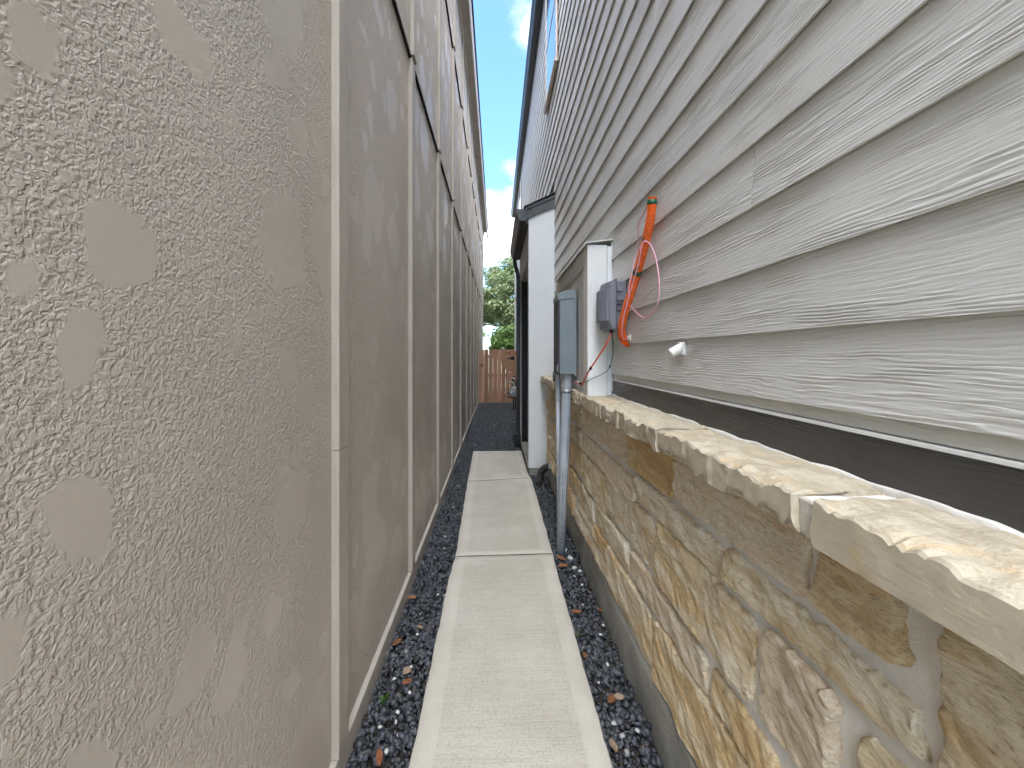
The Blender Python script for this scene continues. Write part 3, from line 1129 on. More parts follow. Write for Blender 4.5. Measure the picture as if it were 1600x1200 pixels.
# --- boxed-out utility chase standing on the ledge
CX, CY0, CY1, CZ0, CZ1 = 0.575, 2.41, 3.66, 1.35, 2.30
chase = box("utility_chase", CX + 0.016, 0.752, CY0 + 0.02, CY1 - 0.02, CZ0 - 0.01, CZ1 - 0.01, "grey_panel_vertical", RH, 0)
box("front_board", CX, 0.699, CY0, CY0 + 0.019, CZ0 - 0.04, CZ1, "white_board", chase, 0.0015)
box("front_board", 0.7005, 0.727, CY0 - 0.004, CY0 + 0.019, CZ0 - 0.005, CZ1 - 0.01, "white_smooth", chase, 0.0015)
box("side_board", CX, CX + 0.018, CY0 + 0.0195, CY0 + 0.115, CZ0 - 0.035, CZ1 - 0.001, "grey_trim_vertical", chase, 0.0015)
box("side_board", CX, CX + 0.018, CY1 - 0.10, CY1, CZ0 - 0.015, CZ1 - 0.001, "grey_trim_vertical", chase, 0.0015)
box("side_board", CX + 0.0005, CX + 0.018, CY0 + 0.1155, CY1 - 0.1005, CZ1 - 0.12, CZ1 - 0.001, "grey_trim", chase, 0.0015)
box("side_board", CX + 0.002, CX + 0.018, CY0 + 0.1155, CY1 - 0.1005, CZ0 - 0.015, CZ0 + 0.06, "grey_trim", chase, 0.0015)
extrude_y("cap_flashing", [(CX - 0.022, CZ1 - 0.008), (CX - 0.019, CZ1 - 0.010), (CX - 0.017, CZ1 + 0.004), (0.735, CZ1 + 0.028), (0.735, CZ1 + 0.033), (CX - 0.020, CZ1 + 0.009)], CY0 - 0.022, CY1 + 0.02, "flashing_white", chase)
box("corner_bead", 0.7275, 0.7335, CY0 - 0.005, CY0 + 0.012, CZ0 + 0.02, CZ1 + 0.02, "white_smooth", chase, 0.001)

# --- the small side porch: white end wall, header, dark far wall, roof, gutter, downspout
porch = box("side_porch", 0.405, 0.752, PORCH_Y0, PORCH_Y0 + 0.13, 0.17, 3.50, "white_smooth", RH, 0.002)
box("porch_floor", 0.412, 1.9, PORCH_Y0 + 0.01, PORCH_Y1, -0.03, 0.112, "foundation_concrete", porch, 0.004)
box("footing", 0.414, 0.75, PORCH_Y0 + 0.013, PORCH_Y0 + 0.12, 0.1125, 0.1695, "foundation_concrete", porch, 0)
box("header", 0.409, 0.55, PORCH_Y0 + 0.131, PORCH_Y1 - 0.122, 2.86, 3.42, "grey_trim", porch, 0.002)
box("far_wall", 0.430, 0.752, PORCH_Y1 - 0.12, PORCH_Y1, 0.113, 3.42, "porch_dark", porch, 0)
box("corner_board", 0.409, 0.4295, PORCH_Y1 - 0.121, PORCH_Y1 + 0.01, 0.113, 3.42, "fascia_pale", porch, 0.001)
box("ceiling", 0.55, 0.752, PORCH_Y0 + 0.131, PORCH_Y1 - 0.121, 3.0, 3.02, "grey_trim", porch, 0)
slope = lambda x: 3.47 + (x - 0.37) * 0.44


def porch_strip(name, x0, x1, dz0, dz1, y0, y1, m):
    return extrude_y(name, [(x0, slope(x0) + dz0), (x1, slope(x1) + dz0), (x1, slope(x1) + dz1), (x0, slope(x0) + dz1)], y0, y1, m, porch)


porch_strip("rake_board", 0.372, 0.751, -0.155, -0.045, PORCH_Y0 - 0.022, PORCH_Y0 - 0.001, "charcoal_fascia")
porch_strip("rake_trim", 0.366, 0.751, -0.044, -0.002, PORCH_Y0 - 0.034, PORCH_Y0 - 0.001, "charcoal_fascia")
porch_strip("roof_deck", 0.375, 0.751, -0.04, -0.003, PORCH_Y0, PORCH_Y1 + 0.05, "charcoal_fascia")
random.seed(2)
for k in range(4):
    x0 = 0.345 + k * 0.105
    porch_strip("shingle", x0, min(x0 + 0.125, 0.7515), 0.001 + 0.004 * k, 0.010 + 0.004 * k, PORCH_Y0 - 0.045 - random.uniform(0, 0.008), PORCH_Y1 + 0.06, "shingle")
box("fascia_board", 0.372, 0.404, PORCH_Y0, PORCH_Y1, 3.27, 3.425, "charcoal_fascia", porch, 0)
gut = [(0.370, 3.41), (0.370, 3.265), (0.295, 3.265), (0.275, 3.285), (0.268, 3.32), (0.243, 3.375), (0.236, 3.41), (0.246, 3.41), (0.253, 3.38), (0.30, 3.30), (0.362, 3.30), (0.362, 3.41)]
extrude_y("gutter", gut, PORCH_Y0 - 0.10, PORCH_Y1 + 0.02, "dark_metal", porch)
cap_prof = [(0.370, 3.41), (0.370, 3.265), (0.295, 3.265), (0.275, 3.285), (0.268, 3.32), (0.243, 3.375), (0.236, 3.41)]
extrude_y("gutter_end_cap", cap_prof, PORCH_Y0 - 0.106, PORCH_Y0 - 0.1005, "steel_dark", porch)
dsp = [(0.312, 6.60, 3.27), (0.312, 6.60, 3.19), (0.322, 6.60, 3.14), (0.362, 6.60, 3.00), (0.370, 6.60, 2.94), (0.370, 6.60, 0.24)]


def rect_pipe(name, path, hx, hy, m, parent):
    V, F = [], []
    for x, y, zz in path:
        V += [(x - hx, y - hy, zz), (x + hx, y - hy, zz), (x + hx, y + hy, zz), (x - hx, y + hy, zz)]
    for i in range(len(path) - 1):
        for c in range(4):
            F.append((i * 4 + c, i * 4 + 4 + c, i * 4 + 4 + (c + 1) % 4, i * 4 + (c + 1) % 4))
    F += [(0, 1, 2, 3), tuple(len(V) - 4 + q for q in (3, 2, 1, 0))]
    return mesh(name, V, F, m, parent)


ds = rect_pipe("downspout", dsp, 0.032, 0.038, "dark_metal", porch)
box("drain_adapter", 0.298, 0.412, 6.53, 6.67, -0.01, 0.255, "black_plastic", porch, 0.01, 2)

# --- eaves, upper windows, far corner
extrude_y("fascia_board", [(0.735, 7.10), (0.72, 7.10), (0.72, 7.28), (0.735, 7.28)], -1.4, Y_END + 0.1, "charcoal_fascia", RH)
extrude_y("gutter", [(0.719, 7.27), (0.719, 7.13), (0.635, 7.13), (0.61, 7.155), (0.60, 7.20), (0.572, 7.245), (0.565, 7.275), (0.578, 7.275), (0.60, 7.24), (0.64, 7.16), (0.71, 7.16), (0.71, 7.27)], -1.42, Y_END + 0.12, "dark_metal", RH)
extrude_y("roof", [(0.60, 7.285), (0.60, 7.30), (4.4, 9.4), (8.2, 7.30), (8.2, 7.285)], -1.5, Y_END + 0.2, "shingle", RH)
box("corner_board", 0.716, 0.752, Y_END - 0.10, Y_END + 0.02, 0.1, 7.1, "grey_trim_vertical", RH, 0.002)


def window(y0, y1, z0, z1):
    w = box("window", 0.720, 0.752, y0, y1, z0, z1, "dark_metal", RH, 0)
    xo, xi = 0.700, 0.7195
    t = 0.045
    box("frame", xo, xi, y0 - 0.002, y0 + t, z0, z1, "fascia_pale", w, 0.002)
    box("frame", xo, xi, y1 - t, y1 + 0.002, z0, z1, "fascia_pale", w, 0.002)
    box("frame", xo, xi, y0 + t + 0.001, y1 - t - 0.001, z1 - t, z1, "fascia_pale", w, 0.002)
    box("sill", xo - 0.02, xi, y0 - 0.02, y1 + 0.02, z0 - 0.045, z0 - 0.001, "fascia_pale", w, 0.002)
    box("frame", xo, xi, y0 + t + 0.001, y1 - t - 0.001, z0, z0 + t, "fascia_pale", w, 0.002)
    mid = (z0 + z1) / 2
    box("meeting_rail", xo + 0.003, xi, y0 + t + 0.001, y1 - t - 0.001, mid - 0.018, mid + 0.018, "fascia_pale", w, 0.002)
    for a, b in ((z0 + t + 0.001, mid - 0.019), (mid + 0.019, z1 - t - 0.001)):
        box("pane", 0.708, 0.7165, y0 + t + 0.001, y1 - t - 0.001, a, b, "window_glass", w, 0)


window(4.52, 5.50, 5.12, 6.72)
window(11.3, 12.3, 5.12, 6.72)

# ------------------------------------------------------------------ electrical cabinet and its conduits
EB = empty("electrical_cabinet", (0.512, 2.86, 1.46))
tag(EB, "tall blue grey metal electrical cabinet on the side of the utility chase", "electrical box")
ex0, ex1, ey0, ey1, ez0, ez1 = 0.452, 0.574, 2.765, 2.985, 1.462, 2.07
body = box("body", ex0 + 0.006, ex1, ey0, ey1, ez0, ez1 - 0.012, "steel_grey", EB, 0.003)
box("door", ex0 - 0.006, ex0 + 0.0055, ey0 - 0.004, ey1 + 0.004, ez0 - 0.004, ez1 - 0.07, "steel_dark", EB, 0.002)
hv = [(ex0 - 0.010, ey0 - 0.006, ez1 - 0.068), (ex1, ey0 - 0.006, ez1 - 0.058), (ex1, ey1 + 0.006, ez1 - 0.058), (ex0 - 0.010, ey1 + 0.006, ez1 - 0.068),
      (ex0 - 0.010, ey0 - 0.006, ez1 - 0.030), (ex0 + 0.045, ey0 - 0.006, ez1), (ex1, ey0 - 0.006, ez1 + 0.004),
      (ex1, ey1 + 0.006, ez1 + 0.004), (ex0 + 0.045, ey1 + 0.006, ez1), (ex0 - 0.010, ey1 + 0.006, ez1 - 0.030)]
bev("hood", hv, [(0, 1, 6, 5, 4), (3, 9, 8, 7, 2), (0, 4, 9, 3), (4, 5, 8, 9), (5, 6, 7, 8), (0, 3, 2, 1), (1, 2, 7, 6)], "steel_grey", EB, 0.0015)
box("back_flange", ex1 - 0.005, ex1 + 0.001, ey0 - 0.012, ey1 + 0.012, ez0 - 0.012, ez1 - 0.02, "galvanised", EB, 0.001)


def ring(name, c, axis, r, t, m, parent, seg=28):
    path = []
    for k in range(seg + 1):
        a = 2 * math.pi * k / seg
        d = {'y': Vector((math.cos(a), 0, math.sin(a))), 'x': Vector((0, math.cos(a), math.sin(a))), 'z': Vector((math.cos(a), math.sin(a), 0))}[axis]
        path.append(Vector(c) + d * r)
    return tube(name, path, t, m, parent, 6, False)


for rr in (0.036, 0.025, 0.015):
    ring("knockout", (0.522, ey0 + 0.0004, 1.545), 'y', rr, 0.0018, "steel_grey", EB)
for (sx_, sz_) in ((0.470, ez1 - 0.045), (0.530, 1.80), (0.462, 1.482)):
    tube("screw", [(sx_, ey0 - 0.001, sz_), (sx_, ey0 - 0.008, sz_)], 0.005, "galvanised", EB, 8)
box("latch", ex0 - 0.014, ex0 - 0.0065, ey0 + 0.01, ey0 + 0.03, ez0 + 0.02, ez0 + 0.07, "galvanised", EB, 0.002)

C1 = empty("conduit_pipe", (0.500, 2.93, 0.05))
tag(C1, "thick grey plastic conduit leaning down from the electrical cabinet to the gravel", "conduit")
top, bot = Vector((0.525, 2.845, 1.475)), Vector((0.492, 2.93, 0.03))
L = lambda t: top.lerp(bot, t)
tube("pipe", [L(0.06), L(0.5), L(1.0)], 0.0330, "pvc_grey", C1, 24)
tube("upper_sleeve", [L(0.028), L(0.03), L(0.50), L(0.502)], 0.0365, "pvc_grey", C1, 24)
tube("collar", [L(-0.01), L(0.0), L(0.035), L(0.037)], 0.0405, "pvc_grey", C1, 24)
tube("strap", [L(0.088), L(0.106)], 0.0392, "galvanised", C1, 24)
box("strap_tab", 0.545, 0.60, 2.835, 2.86, 1.325, 1.347, "galvanised", C1, 0.002)
random.seed(8)
rows = []
d = (bot - top).normalized()
t = 0.515
while t < 0.90:                     # the printed line runs down the side of the pipe: small worn dashes
    ln = random.uniform(0.004, 0.014)
    p = L(t)
    ang = R(252)
    o_ = Vector((math.cos(ang), math.sin(ang), 0)) * 0.0333
    tang = Vector((-math.sin(ang), math.cos(ang), 0))
    w = random.uniform(0.004, 0.006)
    rows.append([p + o_ - tang * w / 2, p + o_ + tang * w / 2, p + d * ln + o_ + tang * w / 2, p + d * ln + o_ - tang * w / 2])
    t += (ln + random.uniform(0.003, 0.008)) / (bot - top).length
    if random.random() < 0.08:
        t += 0.02
t = 0.12
while t < 0.45:
    ln = random.uniform(0.004, 0.014)
    p = L(t)
    ang = R(296)
    o_ = Vector((math.cos(ang), math.sin(ang), 0)) * 0.0369
    tang = Vector((-math.sin(ang), math.cos(ang), 0))
    rows.append([p + o_ - tang * 0.0025, p + o_ + tang * 0.0025, p + d * ln + o_ + tang * 0.0025, p + d * ln + o_ - tang * 0.0025])
    t += (ln + random.uniform(0.003, 0.008)) / (bot - top).length
V, F = [], []
for q in rows:
    k = len(V)
    V += q
    F.append((k, k + 1, k + 2, k + 3))
mesh("printed_line", V, F, "ink", C1)

C2 = empty("conduit_pipe", (0.462, 2.97, 0.05))
tag(C2, "thinner grey conduit running down just behind the thick leaning conduit", "conduit")
t2, b2_ = Vector((0.470, 2.93, 1.47)), Vector((0.497, 3.03, 0.03))
L2 = lambda t: t2.lerp(b2_, t)
tube("pipe", [L2(0.02), L2(1.0)], 0.0165, "pvc_grey", C2, 16)
tube("sleeve", [L2(0.0), L2(0.002), L2(0.15), L2(0.152)], 0.0195, "pvc_grey", C2, 16)
tube("elbow_fitting", [L2(0.0) + Vector((-0.022, 0.02, 0.0)), L2(0.05) + Vector((-0.022, 0.02, 0))], 0.016, "steel_dark", C2, 12)

# ------------------------------------------------------------------ fibre terminal box
TB = empty("network_box", (0.735, 2.25, 1.74))
tag(TB, "grey plastic cable terminal box with a ribbed cover on the siding", "utility box")
ty0, ty1, tz0, tz1 = 2.13, 2.375, 1.742, 2.03
box("base", 0.672, 0.729, ty0 + 0.008, ty1 - 0.008, tz0 + 0.012, tz1 - 0.012, "plastic_grey", TB, 0.005, 2)
# cover with a bowed front
V, F = [], []
ny, nz = 12, 10
for j in range(nz + 1):
    for i in range(ny + 1):
        u, v = i / ny, j / nz
        ed = max(abs(u - 0.5) * 2, 0) ** 4
        ez = max(abs(v - 0.5) * 2, 0) ** 5
        x = 0.612 + 0.020 * (abs(u - 0.5) * 2) ** 2 + 0.012 * ez + 0.006 * ed
        V.append((x, ty0 + 0.014 + (ty1 - ty0 - 0.028) * u, tz0 + 0.012 + (tz1 - tz0 - 0.024) * v))
k0 = len(V)
for j in range(nz + 1):
    for i in range(ny + 1):
        u, v = i / ny, j / nz
        V.append((0.6715, ty0 + (ty1 - ty0) * u, tz0 + (tz1 - tz0) * v))
W = ny + 1
for j in range(nz):
    for i in range(ny):
        a = j * W + i
        F.append((a, a + W, a + W + 1, a + 1))
        F.append((k0 + a, k0 + a + 1, k0 + a + W + 1, k0 + a + W))
for i in range(ny):
    F.append((i, i + 1, k0 + i + 1, k0 + i))
    a = nz * W + i
    F.append((a + 1, a, k0 + a, k0 + a + 1))
for j in range(nz):
    a = j * W
    F.append((a + W, a, k0 + a, k0 + a + W))
    a += ny
    F.append((a, a + W, k0 + a + W, k0 + a))
cover = mesh("cover", V, F, "plastic_grey", TB)
for k in range(9):
    u = 0.06 + 0.11 * k
    y = ty0 + 0.014 + (ty1 - ty0 - 0.028) * u
    x = 0.612 + 0.020 * (abs(u - 0.5) * 2) ** 2
    box("rib", x - 0.011, x + 0.012, y - 0.0045, y + 0.0045, tz0 + 0.055, tz1 - 0.050, "plastic_grey", cover, 0.0015)
box("seam", 0.668, 0.6735, ty0 - 0.002, ty1 + 0.002, tz0 - 0.001, tz1 + 0.001, "plastic_grey_dark", TB, 0)
for zc in (1.972, 1.90, 1.862):
    box("latch", 0.676, 0.700, ty0 - 0.006, ty0 + 0.010, zc - 0.013, zc + 0.013, "plastic_grey_dark" if zc < 1.95 else "plastic_grey", TB, 0.002)
box("latch_bar", 0.676, 0.716, ty0 - 0.004, ty0 + 0.009, 1.908, 1.922, "plastic_grey", TB, 0.002)
tube("cable_gland", [(0.662, 2.19, 1.746), (0.662, 2.19, 1.728)], 0.011, "black_plastic", TB, 12)

# ------------------------------------------------------------------ orange corrugated duct, pink cord, cables
OD = empty("orange_duct", (0.73, 2.12, 1.66))
tag(OD, "orange corrugated duct with an open upper end leaning on the siding", "duct")
opts = [(0.692, 1.679, 2.302), (0.692, 1.70, 2.219), (0.697, 1.765, 2.137), (0.700, 1.85, 2.053), (0.700, 1.92, 1.973), (0.690, 1.985, 1.885), (0.683, 2.052, 1.79), (0.692, 2.100, 1.724), (0.712, 2.118, 1.682), (0.742, 2.125, 1.661)]
sp = spline(opts, 44)
tube("duct_wall", sp, lambda i, t: 0.0208 if i % 4 < 2 else 0.0176, "orange_plastic", OD, 20, cap=False, smooth=False)
tube("duct_inside", sp[:30], 0.0142, "orange_inside", OD, 16, cap=False)
tube("duct_plug", [sp[28], sp[29]], 0.0142, "orange_inside", OD, 16)
d0 = (sp[10] - sp[0]).normalized()
tube("tape", [sp[0] + d0 * 0.012, sp[0] + d0 * 0.032], 0.0222, "green_tape", OD, 18)
mid_i = 150
tube("tape", [sp[mid_i], sp[mid_i + 5], sp[mid_i + 9]], 0.0228, "green_tape", OD, 16)
bow = sp[mid_i + 4]
tube("tape_tail", [bow + Vector((-0.012, -0.012, 0)), bow + Vector((-0.016, -0.028, 0.006)), bow + Vector((-0.012, -0.040, 0.018))], 0.007, "green_tape", OD, 6)
tube("tape_knot", [sp[88] + Vector((-0.017, -0.008, -0.006)), sp[88] + Vector((-0.017, -0.010, 0.008))], 0.006, "green_tape", OD, 8)

PC = empty("pink_cord", (0.73, 2.08, 1.684))
tag(PC, "thin pink cord looping out of the top of the orange duct", "cord")
p1 = [(0.688, 1.681, 2.290), (0.686, 1.690, 2.306), (0.690, 1.76, 2.272), (0.700, 1.867, 2.247), (0.708, 1.902, 2.179), (0.708, 1.938, 2.108), (0.685, 1.93, 2.007), (0.676, 1.945, 1.929), (0.700, 1.985, 1.865), (0.708, 1.925, 1.818), (0.712, 1.823, 1.779), (0.712, 1.718, 1.795), (0.712, 1.663, 1.845), (0.712, 1.656, 1.923), (0.712, 1.69, 2.029), (0.70, 1.727, 2.106), (0.680, 1.744, 2.125), (0.674, 1.762, 2.106)]
tube("loop", spline(p1, 8), 0.0032, "pink_cord", PC, 8)
p2 = [(0.674, 1.762, 2.106), (0.676, 1.815, 2.028), (0.670, 1.92, 1.90), (0.664, 1.99, 1.79), (0.675, 2.045, 1.715), (0.700, 2.085, 1.690), (0.738, 2.095, 1.690)]
tube("tail", spline(p2, 8), 0.0032, "pink_cord", PC, 8)

CC = empty("wall_clip", (0.72, 2.09, 1.694))
tag(CC, "small cream square wall clip where the duct enters the siding", "clip")
box("plate", 0.722, 0.734, 2.062, 2.094, 1.682, 1.712, "cream_plastic", CC, 0.002)
box("boss", 0.714, 0.7215, 2.070, 2.086, 1.690, 1.704, "cream_plastic", CC, 0.002)

rc = spline([(0.662, 2.189, 1.732), (0.640, 2.200, 1.674), (0.600, 2.26, 1.585), (0.568, 2.34, 1.505), (0.555, 2.452, 1.423), (0.556, 2.527, 1.398)], 8)
RC = empty("red_cable", (0.66, 2.19, 1.73))
tag(RC, "red cable slanting down from the terminal box across the white board", "cable")
tube("cable", rc, 0.0052, "red_cable", RC, 8)
tube("branch", spline([(0.556, 2.515, 1.402), (0.562, 2.60, 1.41), (0.568, 2.70, 1.405), (0.570, 2.80, 1.40)], 6), 0.004, "red_cable", RC, 8)
for i in (22,):
    tube("tie", [rc[i], rc[i + 1]], 0.009, "black_plastic", RC, 8)
tube("tie", [(0.556, 2.535, 1.418), (0.562, 2.545, 1.405)], 0.009, "black_plastic", RC, 8)
gw = spline([(0.666, 2.194, 1.732), (0.695, 2.263, 1.657), (0.699, 2.30, 1.581), (0.692, 2.335, 1.520), (0.66, 2.375, 1.482), (0.60, 2.40, 1.452), (0.570, 2.405, 1.432), (0.566, 2.478, 1.422)], 8)
GW = empty("green_wire", (0.666, 2.194, 1.73))
tag(GW, "thin green ground wire drooping from the terminal box to the cabinet", "wire")
tube("wire", gw, 0.0024, "green_wire", GW, 6)
tube("tie", [gw[22], gw[23]], 0.007, "black_plastic", GW, 8)

# ------------------------------------------------------------------ threaded stub and black drain
PS = empty("pipe_stub", (0.73, 1.50, 1.62))
tag(PS, "short white threaded pipe stub poking out of the siding", "pipe")
a_, b_ = Vector((0.742, 1.492, 1.637)), Vector((0.690, 1.500, 1.607))
pth = [a_.lerp(b_, k / 40) for k in range(41)]
tube("thread", pth, lambda i, t: 0.0195 if i % 6 < 3 else 0.0162, "white_plastic", PS, 20, smooth=False)
lump("sealant", 1.470, 1.513, 0.726, 0.740, 1.600, 1.652, "caulk", PS, 0.004)

DP = empty("drain_pipe", (0.56, 4.5, 0.1))
tag(DP, "black corrugated drain pipe bending from the stone base into the gravel", "drain pipe")
dp = spline([(0.640, 4.42, 0.305), (0.60, 4.44, 0.300), (0.55, 4.47, 0.27), (0.515, 4.49, 0.20), (0.500, 4.50, 0.10), (0.498, 4.50, 0.02)], 10)
tube("corrugated_wall", dp, lambda i, t: 0.043 if i % 4 < 2 else 0.038, "drain_black", DP, 20, smooth=False)
tube("collar", [(0.640, 4.42, 0.305), (0.615, 4.433, 0.303)], 0.050, "meter_grey", DP, 20)

# ------------------------------------------------------------------ gas meter at the far end
GM = empty("gas_meter", (0.52, 11.0, 0.0))
tag(GM, "small gas meter with dark pipes beside the wooden gate", "gas meter")
bev("meter_body", *box_vf(0.40, 0.58, 10.92, 11.10, 0.42, 0.70), "meter_grey", GM, 0.03, 3, True)
ring("dial", (0.46, 10.918, 0.60), 'y', 0.04, 0.008, "white_plastic", GM)
tube("regulator", [(0.44, 10.98, 0.80), (0.44, 10.98, 0.84)], 0.075, "meter_grey", GM, 18)
tube("riser_pipe", spline([(0.54, 11.0, -0.02), (0.54, 11.0, 0.35), (0.54, 11.0, 0.80), (0.50, 10.99, 0.86), (0.44, 10.98, 0.86)], 8), 0.022, "black_plastic", GM, 10)
tube("house_pipe", spline([(0.47, 10.99, 0.70), (0.47, 10.99, 0.95), (0.55, 10.99, 1.0), (0.74, 10.99, 1.0)], 8), 0.02, "black_plastic", GM, 10)
box("bracket", 0.31, 0.66, 10.93, 11.08, 0.385, 0.415, "black_plastic", GM, 0.004)
box("support_leg", 0.46, 0.50, 10.98, 11.02, -0.02, 0.384, "black_plastic", GM, 0.003)
box("tag_plate", 0.385, 0.43, 10.905, 10.917, 0.50, 0.57, "white_plastic", GM, 0.002)
tube("valve_handle", [(0.40, 10.95, 0.93), (0.52, 10.95, 0.955)], 0.012, "cream_plastic", GM, 8)

# ------------------------------------------------------------------ cedar gate
GT = empty("cedar_gate", (0.03, 12.5, 0.0))
tag(GT, "reddish cedar picket gate closing the far end of the passage", "gate")
random.seed(14)
xs = [-0.50, -0.405, -0.262, -0.118, 0.026, 0.150, 0.294, 0.432, 0.56]
gaps = [0.007, 0.006, 0.018, 0.006, 0.007, 0.018, 0.016, 0.007]
for i in range(8):
    a, b = xs[i] + gaps[i] / 2, xs[i + 1] - gaps[i] / 2
    ztop = 1.79 + random.uniform(-0.006, 0.008)
    y0, y1 = 12.49 + random.uniform(0, 0.004), 12.508
    cut = 0.028
    V = [(a, y0, 0.06), (b, y0, 0.06), (b, y0, ztop - cut), (b - cut, y0, ztop), (a + cut, y0, ztop), (a, y0, ztop - cut)]
    V += [(x, y1, q) for x, _, q in V]
    F = [(0, 1, 2, 3, 4, 5), (11, 10, 9, 8, 7, 6)] + [(k, 6 + k, 6 + (k + 1) % 6, (k + 1) % 6) for k in range(6)]
    mesh("picket", V, F, "cedar", GT)
for zc in (0.30, 0.95, 1.55):
    box("rail", -0.50, 0.56, 12.509, 12.55, zc - 0.045, zc + 0.045, "cedar", GT, 0.003)
for x0_, x1_ in ((-0.575, -0.512), (0.575, 0.665)):
    box("post", x0_, x1_, 12.50, 12.59, -0.05, 1.75, "cedar", GT, 0.004)
box("sill_board", -0.56, 0.60, 12.44, 12.488, -0.02, 0.075, "root_wood", GT, 0.006)
for zc in (1.50, 0.36):
    V = [(0.33, 12.4795, zc), (0.36, 12.4795, zc - 0.014), (0.47, 12.4795, zc - 0.030), (0.47, 12.4795, zc - 0.055), (0.57, 12.4795, zc - 0.055), (0.57, 12.4795, zc + 0.055), (0.47, 12.4795, zc + 0.055), (0.47, 12.4795, zc + 0.030), (0.36, 12.4795, zc + 0.014)]
    n = len(V)
    V += [(x, 12.4885, q) for x, _, q in V]
    F = [tuple(range(n)), tuple(range(2 * n - 1, n - 1, -1))] + [(k, n + k, n + (k + 1) % n, (k + 1) % n) for k in range(n)]
    mesh("hinge", V, F, "black_plastic", GT)
box("latch", -0.555, -0.41, 12.470, 12.489, 1.27, 1.305, "black_plastic", GT, 0.004)
box("latch_plate", -0.49, -0.45, 12.472, 12.4885, 1.225, 1.269, "black_plastic", GT, 0.003)

# ------------------------------------------------------------------ trees beyond the gate


def leaf_cloud(name, clumps, n_leaf, size, m, parent, seed, long=1.6):
    r = np.random.default_rng(seed)
    cs = np.array([c[:3] for c in clumps])
    rs = np.array([c[3] for c in clumps])
    idx = r.integers(0, len(clumps), n_leaf)
    dirs = r.normal(size=(n_leaf, 3))
    dirs /= np.linalg.norm(dirs, axis=1)[:, None]
    rad = rs[idx] * r.uniform(0.15, 1.0, n_leaf) ** 0.5
    P = cs[idx] + dirs * rad[:, None] * np.array([1, 1, 0.75])
    nrm = dirs * 0.6 + r.normal(size=(n_leaf, 3)) * 0.6 + np.array([0, 0, 0.5])
    nrm /= np.linalg.norm(nrm, axis=1)[:, None]
    t = np.cross(nrm, r.normal(size=(n_leaf, 3)))
    t /= np.linalg.norm(t, axis=1)[:, None]
    b = np.cross(nrm, t)
    s = size * r.uniform(0.6, 1.3, n_leaf)[:, None]
    V = np.stack([P - t * s * long * 0.5, P + b * s * 0.32, P + t * s * long * 0.5, P - b * s * 0.32], 1).reshape(-1, 3)
    F = np.arange(n_leaf * 4, dtype=np.int32)
    c = V.mean(0)
    me = bpy.data.meshes.new(name)
    me.vertices.add(len(V))
    me.vertices.foreach_set("co", (V - c).astype(np.float32).ravel())
    me.loops.add(len(F))
    me.loops.foreach_set("vertex_index", F)
    me.polygons.add(n_leaf)
    me.polygons.foreach_set("loop_start", np.arange(0, len(F), 4, dtype=np.int32))
    me.update(calc_edges=True)
    tone = np.clip(r.uniform(0, 1, n_leaf) * 0.55 + r.uniform(0, 0.45, len(clumps))[idx], 0, 1)
    cols = np.repeat(np.stack([tone, tone, tone, np.ones(n_leaf)], 1), 4, 0)
    at = me.color_attributes.new("tone", 'FLOAT_COLOR', 'POINT')
    at.data.foreach_set("color", cols.astype(np.float32).ravel())
    me.materials.append(MATS[m])
    return link_mesh(name, me, c, parent)


def tree(name, label, base, height, crown_c, crown_r, n_clump, clump_r, n_leaf, leaf, m, seed, limb_r=0.2, limbs=9, keep=None):
    rd = random.Random(seed)
    T = empty(name, base)
    tag(T, label, "tree")
    bx, by, bz = base
    V, F = [], []

    def add(path, r0, r1):
        v, f = tube_vf(path, lambda i, t: r0 + (r1 - r0) * t, 8)
        k = len(V)
        V.extend(v)
        F.extend(tuple(i + k for i in q) for q in f)
    fork = Vector((bx + rd.uniform(-0.2, 0.2), by, bz + height * 0.30))
    add(spline([(bx, by, bz - 0.1), (bx + 0.05, by, bz + height * 0.15), fork], 5), limb_r, limb_r * 0.75)
    clumps = []
    for k in range(n_clump):
        while True:
            p = Vector((rd.uniform(-1, 1), rd.uniform(-1, 1), rd.uniform(-1, 1)))
            if 0.25 < p.length < 1:
                q = Vector((crown_c[0] + p.x * crown_r[0], crown_c[1] + p.y * crown_r[1], crown_c[2] + p.z * crown_r[2]))
                if keep is None or keep(q):
                    break
        clumps.append((q.x, q.y, q.z, clump_r * rd.uniform(0.6, 1.25)))
    for k in range(limbs):
        c = Vector(clumps[k % len(clumps)][:3])
        mid = fork.lerp(c, 0.5) + Vector((rd.uniform(-0.3, 0.3), rd.uniform(-0.3, 0.3), rd.uniform(-0.1, 0.5)))
        add(spline([fork, mid, c], 5), limb_r * 0.5, limb_r * 0.08)
    mesh("trunk", V, F, "bark", T, True)
    leaf_cloud("crown", clumps, n_leaf, leaf, m, T, seed)
    return T


tree("oak_tree", "tall grey green oak rising beyond the gate", (3.4, 27.0, 0), 8.0, (1.6, 26.5, 4.9), (4.6, 4.0, 3.2), 150, 0.72, 60000, 0.13, "oak_leaf", 4, 0.26, 22,
     keep=lambda q: not (q.x < 0.0 and q.z < 3.9))
tree("leafy_shrub", "bright green bushy shrub in front of the oak behind the gate", (1.0, 18.5, 0), 3.2, (0.95, 18.3, 1.95), (1.25, 1.0, 1.15), 46, 0.34, 9000, 0.11, "bush_leaf", 9, 0.06, 12)
tree("background_tree", "distant dark tree whose crown fills the gap past the oak", (-6.0, 44.0, 0), 7.0, (-5.5, 44.0, 4.6), (4.0, 3.0, 2.4), 60, 0.9, 14000, 0.2, "oak_leaf", 17, 0.25, 10)

# ------------------------------------------------------------------ fallen leaves, pebbles, weeds


